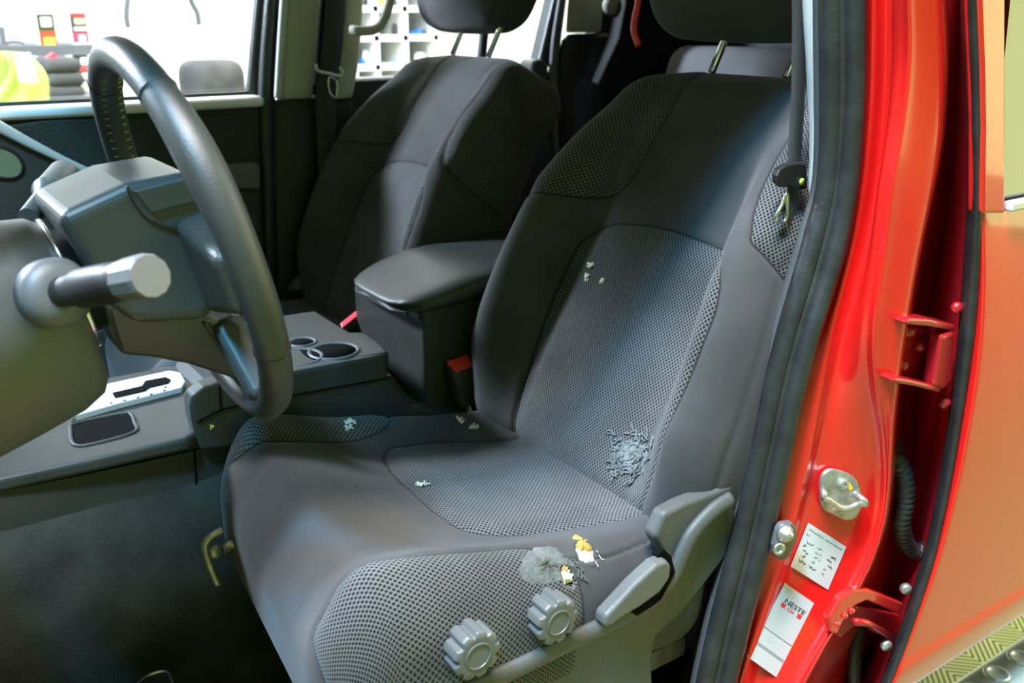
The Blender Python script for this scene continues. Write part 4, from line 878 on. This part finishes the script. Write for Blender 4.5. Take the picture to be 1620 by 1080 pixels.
# bench with cartons, cloth stack, jacket
def T(name, V, Fc, m, label, cat, group=None, smooth=False, bev=0):
    o = mk(name, V, Fc, m, smooth=smooth); tag(o, label, cat, group)
    if bev: bevel(o, bev, 3)
    return o
XB = 4.3
def ob(px, py, x=XB): return on(px, py, x=x)
bench = thing('workbench', 'dark topped workbench along the white workshop wall', 'workbench', ob(60, 150))
p0, p1 = ob(-60, 74), ob(148, 74)
V, Fc = box(((XB+.30), (p0.y+p1.y)/2, p0.z-.02), (.6, abs(p0.y-p1.y), .04)); mk('bench_top', V, Fc, M['bench'], bench, smooth=False)
for x in (XB+.04, XB+.56):
    for y in (p0.y-.05, p1.y+.05):
        V, Fc = box((x, y, (p0.z-.04)/2), (.05, .05, p0.z-.04)); mk('bench_leg', V, Fc, M['bench'], bench, smooth=False)
def carton(px0, px1, py0, py1, x, label, bands):
    a, b = on(px0, py1, x=x), on(px1, py1, x=x); top_ = on(px0, py0, x=x).z
    c = (a+b)/2; t = thing('carton', label, 'carton', Vector((x+.06, c.y, a.z)), 'cartons on the workbench')
    w = abs(a.y-b.y); h = top_-a.z
    V, Fc = box((x+.06, c.y, a.z+h/2), (.12, w, h)); mk('box_body', V, Fc, M['white'], t, smooth=False)
    for ib, (z0, z1, y0, y1, m) in enumerate(bands):
        V, Fc = box((x-.0015-.003*ib, c.y-(y0+y1-1)/2*w, a.z+h*(z0+z1)/2), (.002, w*(y1-y0), h*(z1-z0))); mk('printed_panel', V, Fc, M[m], t, smooth=False)
carton(65, 92, 22, 75, XB+.1, 'carton with green top and orange lower print, left of the two', [(.48, 1, .0, 1, 'green'), (0, .48, 0, 1, 'orange'), (.62, .9, .2, .8, 'white'), (.02, .30, .2, .85, 'yellow')])
carton(117, 142, 20, 74, XB+.1, 'carton with grey and red print, right of the two', [(.0, 1, .0, 1, 'dark'), (.9, 1., 0, 1, 'redb'), (.06, .42, 0, 1, 'pink'), (.0, .12, 0, 1, 'white'), (.48, .58, .15, .9, 'white'), (.66, .84, .2, .85, 'tan'), (.15, .35, .35, .75, 'white')])
V, Fc = join(tube([ob(6, 74, XB+.1), ob(2, 42, XB+.1)], .012, 8), tube(crom([ob(10, 72, XB+.1), ob(14, 66, XB+.1), ob(35, 67, XB+.1), ob(37, 74, XB+.1)], 3), .006, 8)); T('wire_stand', V, Fc, M['bench'], 'small dark wire stand on the bench beside the cartons', 'stand')
for i, (ya, yb2, xa, xb2) in enumerate(((152, 133, 72, 136), (133, 112, 76, 135), (112, 90, 70, 130))):
    a, b = on(xa, ya, x=3.95), on(xb2, yb2, x=3.95); P, N, Fc = rbox([.13, abs(a.y-b.y)/2, abs(b.z-a.z)/2*.93], .03, .03); P = P+np.array([4.09, (a.y+b.y)/2, (a.z+b.z)/2])
    T('folded_bag', P, Fc, M['dark'], ['dark folded bag lowest in the stack beneath the bench', 'dark folded bag in the middle of the stack beneath the bench', 'dark folded bag topmost of the stack beneath the bench'][i], 'bag', 'folded dark bags', smooth=True)
V, Fc = prism([on(a, b, x=4.0) for a, b in ((72, 93), (85, 84), (95, 92))], (.05, 0, 0)); T('pink_cloth', V, Fc, M['pink'], 'small pink cloth lying on the dark bags', 'cloth')
for i, (a, b, c, d, m_) in enumerate(((132, 92, 142, 104, 'white'), (130, 106, 141, 114, 'redb'), (134, 116, 146, 126, 'white'), (126, 126, 134, 132, 'redb'), (134, 130, 147, 148, 'white'))):
    q0, q1 = on(a, d, x=4.25), on(c, b, x=4.25); V, Fc = box((4.28, (q0.y+q1.y)/2, (q0.z+q1.z)/2), (.05, abs(q0.y-q1.y), q1.z-q0.z)); T('small_package', V, Fc, M[m_], ['small white package uppermost beside the dark bags', 'small red package below the uppermost white one beside the bags', 'small white package in the middle beside the bags', 'small red package low against the bags', 'larger white package lowest beside the bags'][i], 'package', 'packages beside the bags', bev=.006)
a = on(70, 153, x=3.95); b = on(137, 153, x=3.95); lt = thing('low_table', 'low dark table under the stack of folded bags', 'table', Vector((4.1, (a.y+b.y)/2, 0)))
V, Fc = box((4.1, (a.y+b.y)/2, a.z-.018), (.36, abs(a.y-b.y)+.1, .03)); mk('table_top', V, Fc, M['bench'], lt, smooth=False)
for dx in (-.15, .15):
    for yy in (a.y, b.y): V, Fc = box((4.1+dx, yy, (a.z-.033)/2), (.03, .03, a.z-.033)); mk('leg', V, Fc, M['bench'], lt, smooth=False)
# jacket
jk = thing('hi_vis_jacket', 'lime high visibility jacket with white panel in front of the bench', 'jacket', on(30, 220, x=3.7))
rows = []
for i in range(14):
    y = 84+i*9; r = []
    for j in range(22):
        q = j/21; xr = 50+28*min(1, i/5)**.6-8*math.exp(-((i-1)/1.)**2); px = -70+(xr+70)*q; yy = y-3*math.sin(q*3.1)*(1 if i < 3 else .3); r.append(on(px, yy, x=3.6+.28*abs(2*q-1)**3+.02*math.sin(q*23+i*.8)))
    rows.append(r)
V, Fc = grid(rows); solid(subs(mk('jacket_shell', V, [f[::-1] for f in Fc], M['jacket'], jk), 1), .02)
V, Fc = prism([on(a, b, x=3.585) for a, b in ((24, 84), (48, 83), (60, 131), (30, 129))], (.006, 0, 0)); mk('white_panel', V, Fc, M['white'], jk, smooth=False)
c = on(336, 132, x=4.2); st_ = thing('stool', 'stool with dark rounded backrest showing low in the window', 'stool', Vector((c.x, c.y, 0)))
P, N, Fc = rbox([.10, .13, .10], .06, .03); mk('stool_backrest', P+np.array(c), Fc, M['dark'], st_); V, Fc = lathe((c.x, c.y, 0), (0, 0, 1), [(0, .2), (.03, .19), (.05, .03), (c.z-.08, .03)], 16); mk('stool_post', V, Fc, M['bench'], st_, auto=40)
c = on(375, 130, x=4.6); P, N, Fc = rbox([.10, .12, .075], .06, .03); c = on(375, 130, x=4.6); T('white_container', P+np.array(c), Fc, M['white'], 'rounded white container beside the dark stool backrest', 'container', smooth=True)
bz = c.z-.075+on(375, 130, x=4.6).z-c.z; V, Fc = box((4.62, c.y, bz/2), (.34, .34, bz)); T('white_cabinet', V, Fc, M['white'], 'plain white cabinet carrying the rounded container', 'cabinet')
V, Fc = lathe(on(335, 113, x=4.2), (0, 0, 1), [(0, .02), (.03, .02), (.04, .006)], 12); T('pink_bag', V, Fc, M['pink'], 'small pink bag standing on the dark stool backrest', 'bag')
V, Fc = tube(crom([on(206, -30, x=5.2), on(202, 0, x=5.2), on(200, 25, x=5.2), on(203, 44, x=5.2)], 4), .028, 8, flat=.5); T('hanging_strap', V, Fc, M['bench'], 'grey strap hanging on the white wall left of the plank', 'strap', 'wall straps', smooth=True)
V, Fc = tube(crom([on(292, -30, x=5.2), on(304, 5, x=5.2), on(312, 20, x=5.2), on(315, 40, x=5.2)], 4), .028, 8, flat=.5); T('hanging_strap', V, Fc, M['bench'], 'grey strap hanging on the white wall right of the plank', 'strap', 'wall straps', smooth=True)
V, Fc = prism([on(a, b, x=5.2) for a, b in ((255, -40), (275, -40), (277, 160), (262, 160))], (.03, 0, 0)); T('plank', V, Fc, mat('pale_wood', (.80, .70, .55), .6), 'pale wooden plank leaning on the white wall', 'plank')
# cubby shelf behind the rear window
XC = 4.7; cs = thing('cubby_shelf', 'white cubby shelf with small goods seen past the far grab handle', 'shelf', on(640, 200, x=XC))
L0 = on(560, 60, x=XC).y; L1 = on(700, 60, x=XC).y
zl = [on(640, y, x=XC).z for y in (190, 150, 105, 60, 14, -40)]
for z in zl: V, Fc = box((XC+.2, (L0+L1)/2, z), (.4, abs(L0-L1), .03)); mk('shelf_board', V, Fc, M['white'], cs, smooth=False)
for px in (560, 596, 642, 690): y = on(px, 60, x=XC).y; V, Fc = box((XC+.2, y, (zl[0]+zl[-1])/2), (.4, .03, zl[-1]-zl[0])); mk('shelf_upright', V, Fc, M['white'], cs, smooth=False)
V, Fc = box((XC+.41, (L0+L1)/2, (zl[0]+zl[-1])/2), (.02, abs(L0-L1), zl[-1]-zl[0])); mk('shelf_back', V, Fc, M['white'], cs, smooth=False)
goods = [(586, 8, 14, 12, 'dark', 'dark jar on the highest left shelf'), (604, 8, 10, 12, 'lime', 'lime jar on the highest middle shelf'), (632, 8, 10, 10, 'bench', 'grey jar right on the highest shelf'), (585, 26, 10, 7, 'bench', 'small grey tin on the second shelf'),
         (627, 50, 9, 18, 'dark', 'dark bag upright by the handle'), (634, 54, 8, 8, 'redb', 'red tin beside the upright dark bag'), (665, 30, 14, 9, 'blue', 'blue packet near the headrest'), (655, 58, 10, 5, 'blue', 'small blue box below the blue packet'), (670, 57, 12, 8, 'dark', 'dark tin right of the small blue box'),
         (592, 78, 8, 26, 'lime', 'lime bottle standing under the handle'), (580, 85, 8, 22, 'white', 'white bottle left of the lime bottle'), (668, 72, 16, 16, 'white', 'white roll near the seat shoulder'), (580, 112, 14, 10, 'blue', 'dark blue cap low by the pillar'), (584, 120, 10, 6, 'redb', 'red packet low by the pillar'), (577, 128, 16, 12, 'dark', 'dark packet lowest by the pillar')]
for px, py, w, h, m_, lab in goods:
    a, b = on(px-w/2, py+h/2, x=XC+.05), on(px+w/2, py-h/2, x=XC+.05); sh_ = max([z for z in zl if z < (a.z+b.z)/2+.02] or [a.z])+.015
    r = abs(a.y-b.y)/2; hh = b.z-a.z
    V, Fc = lathe(((XC+.05+r), (a.y+b.y)/2, sh_), (0, 0, 1), [(0, r*.95), (hh*.1, r), (hh*.75, r), (hh*.85, r*.7), (hh, r*.65)], 14); T('shelf_item', V, Fc, M[m_], lab, 'shelf goods', 'goods on the cubby shelf', smooth=True)
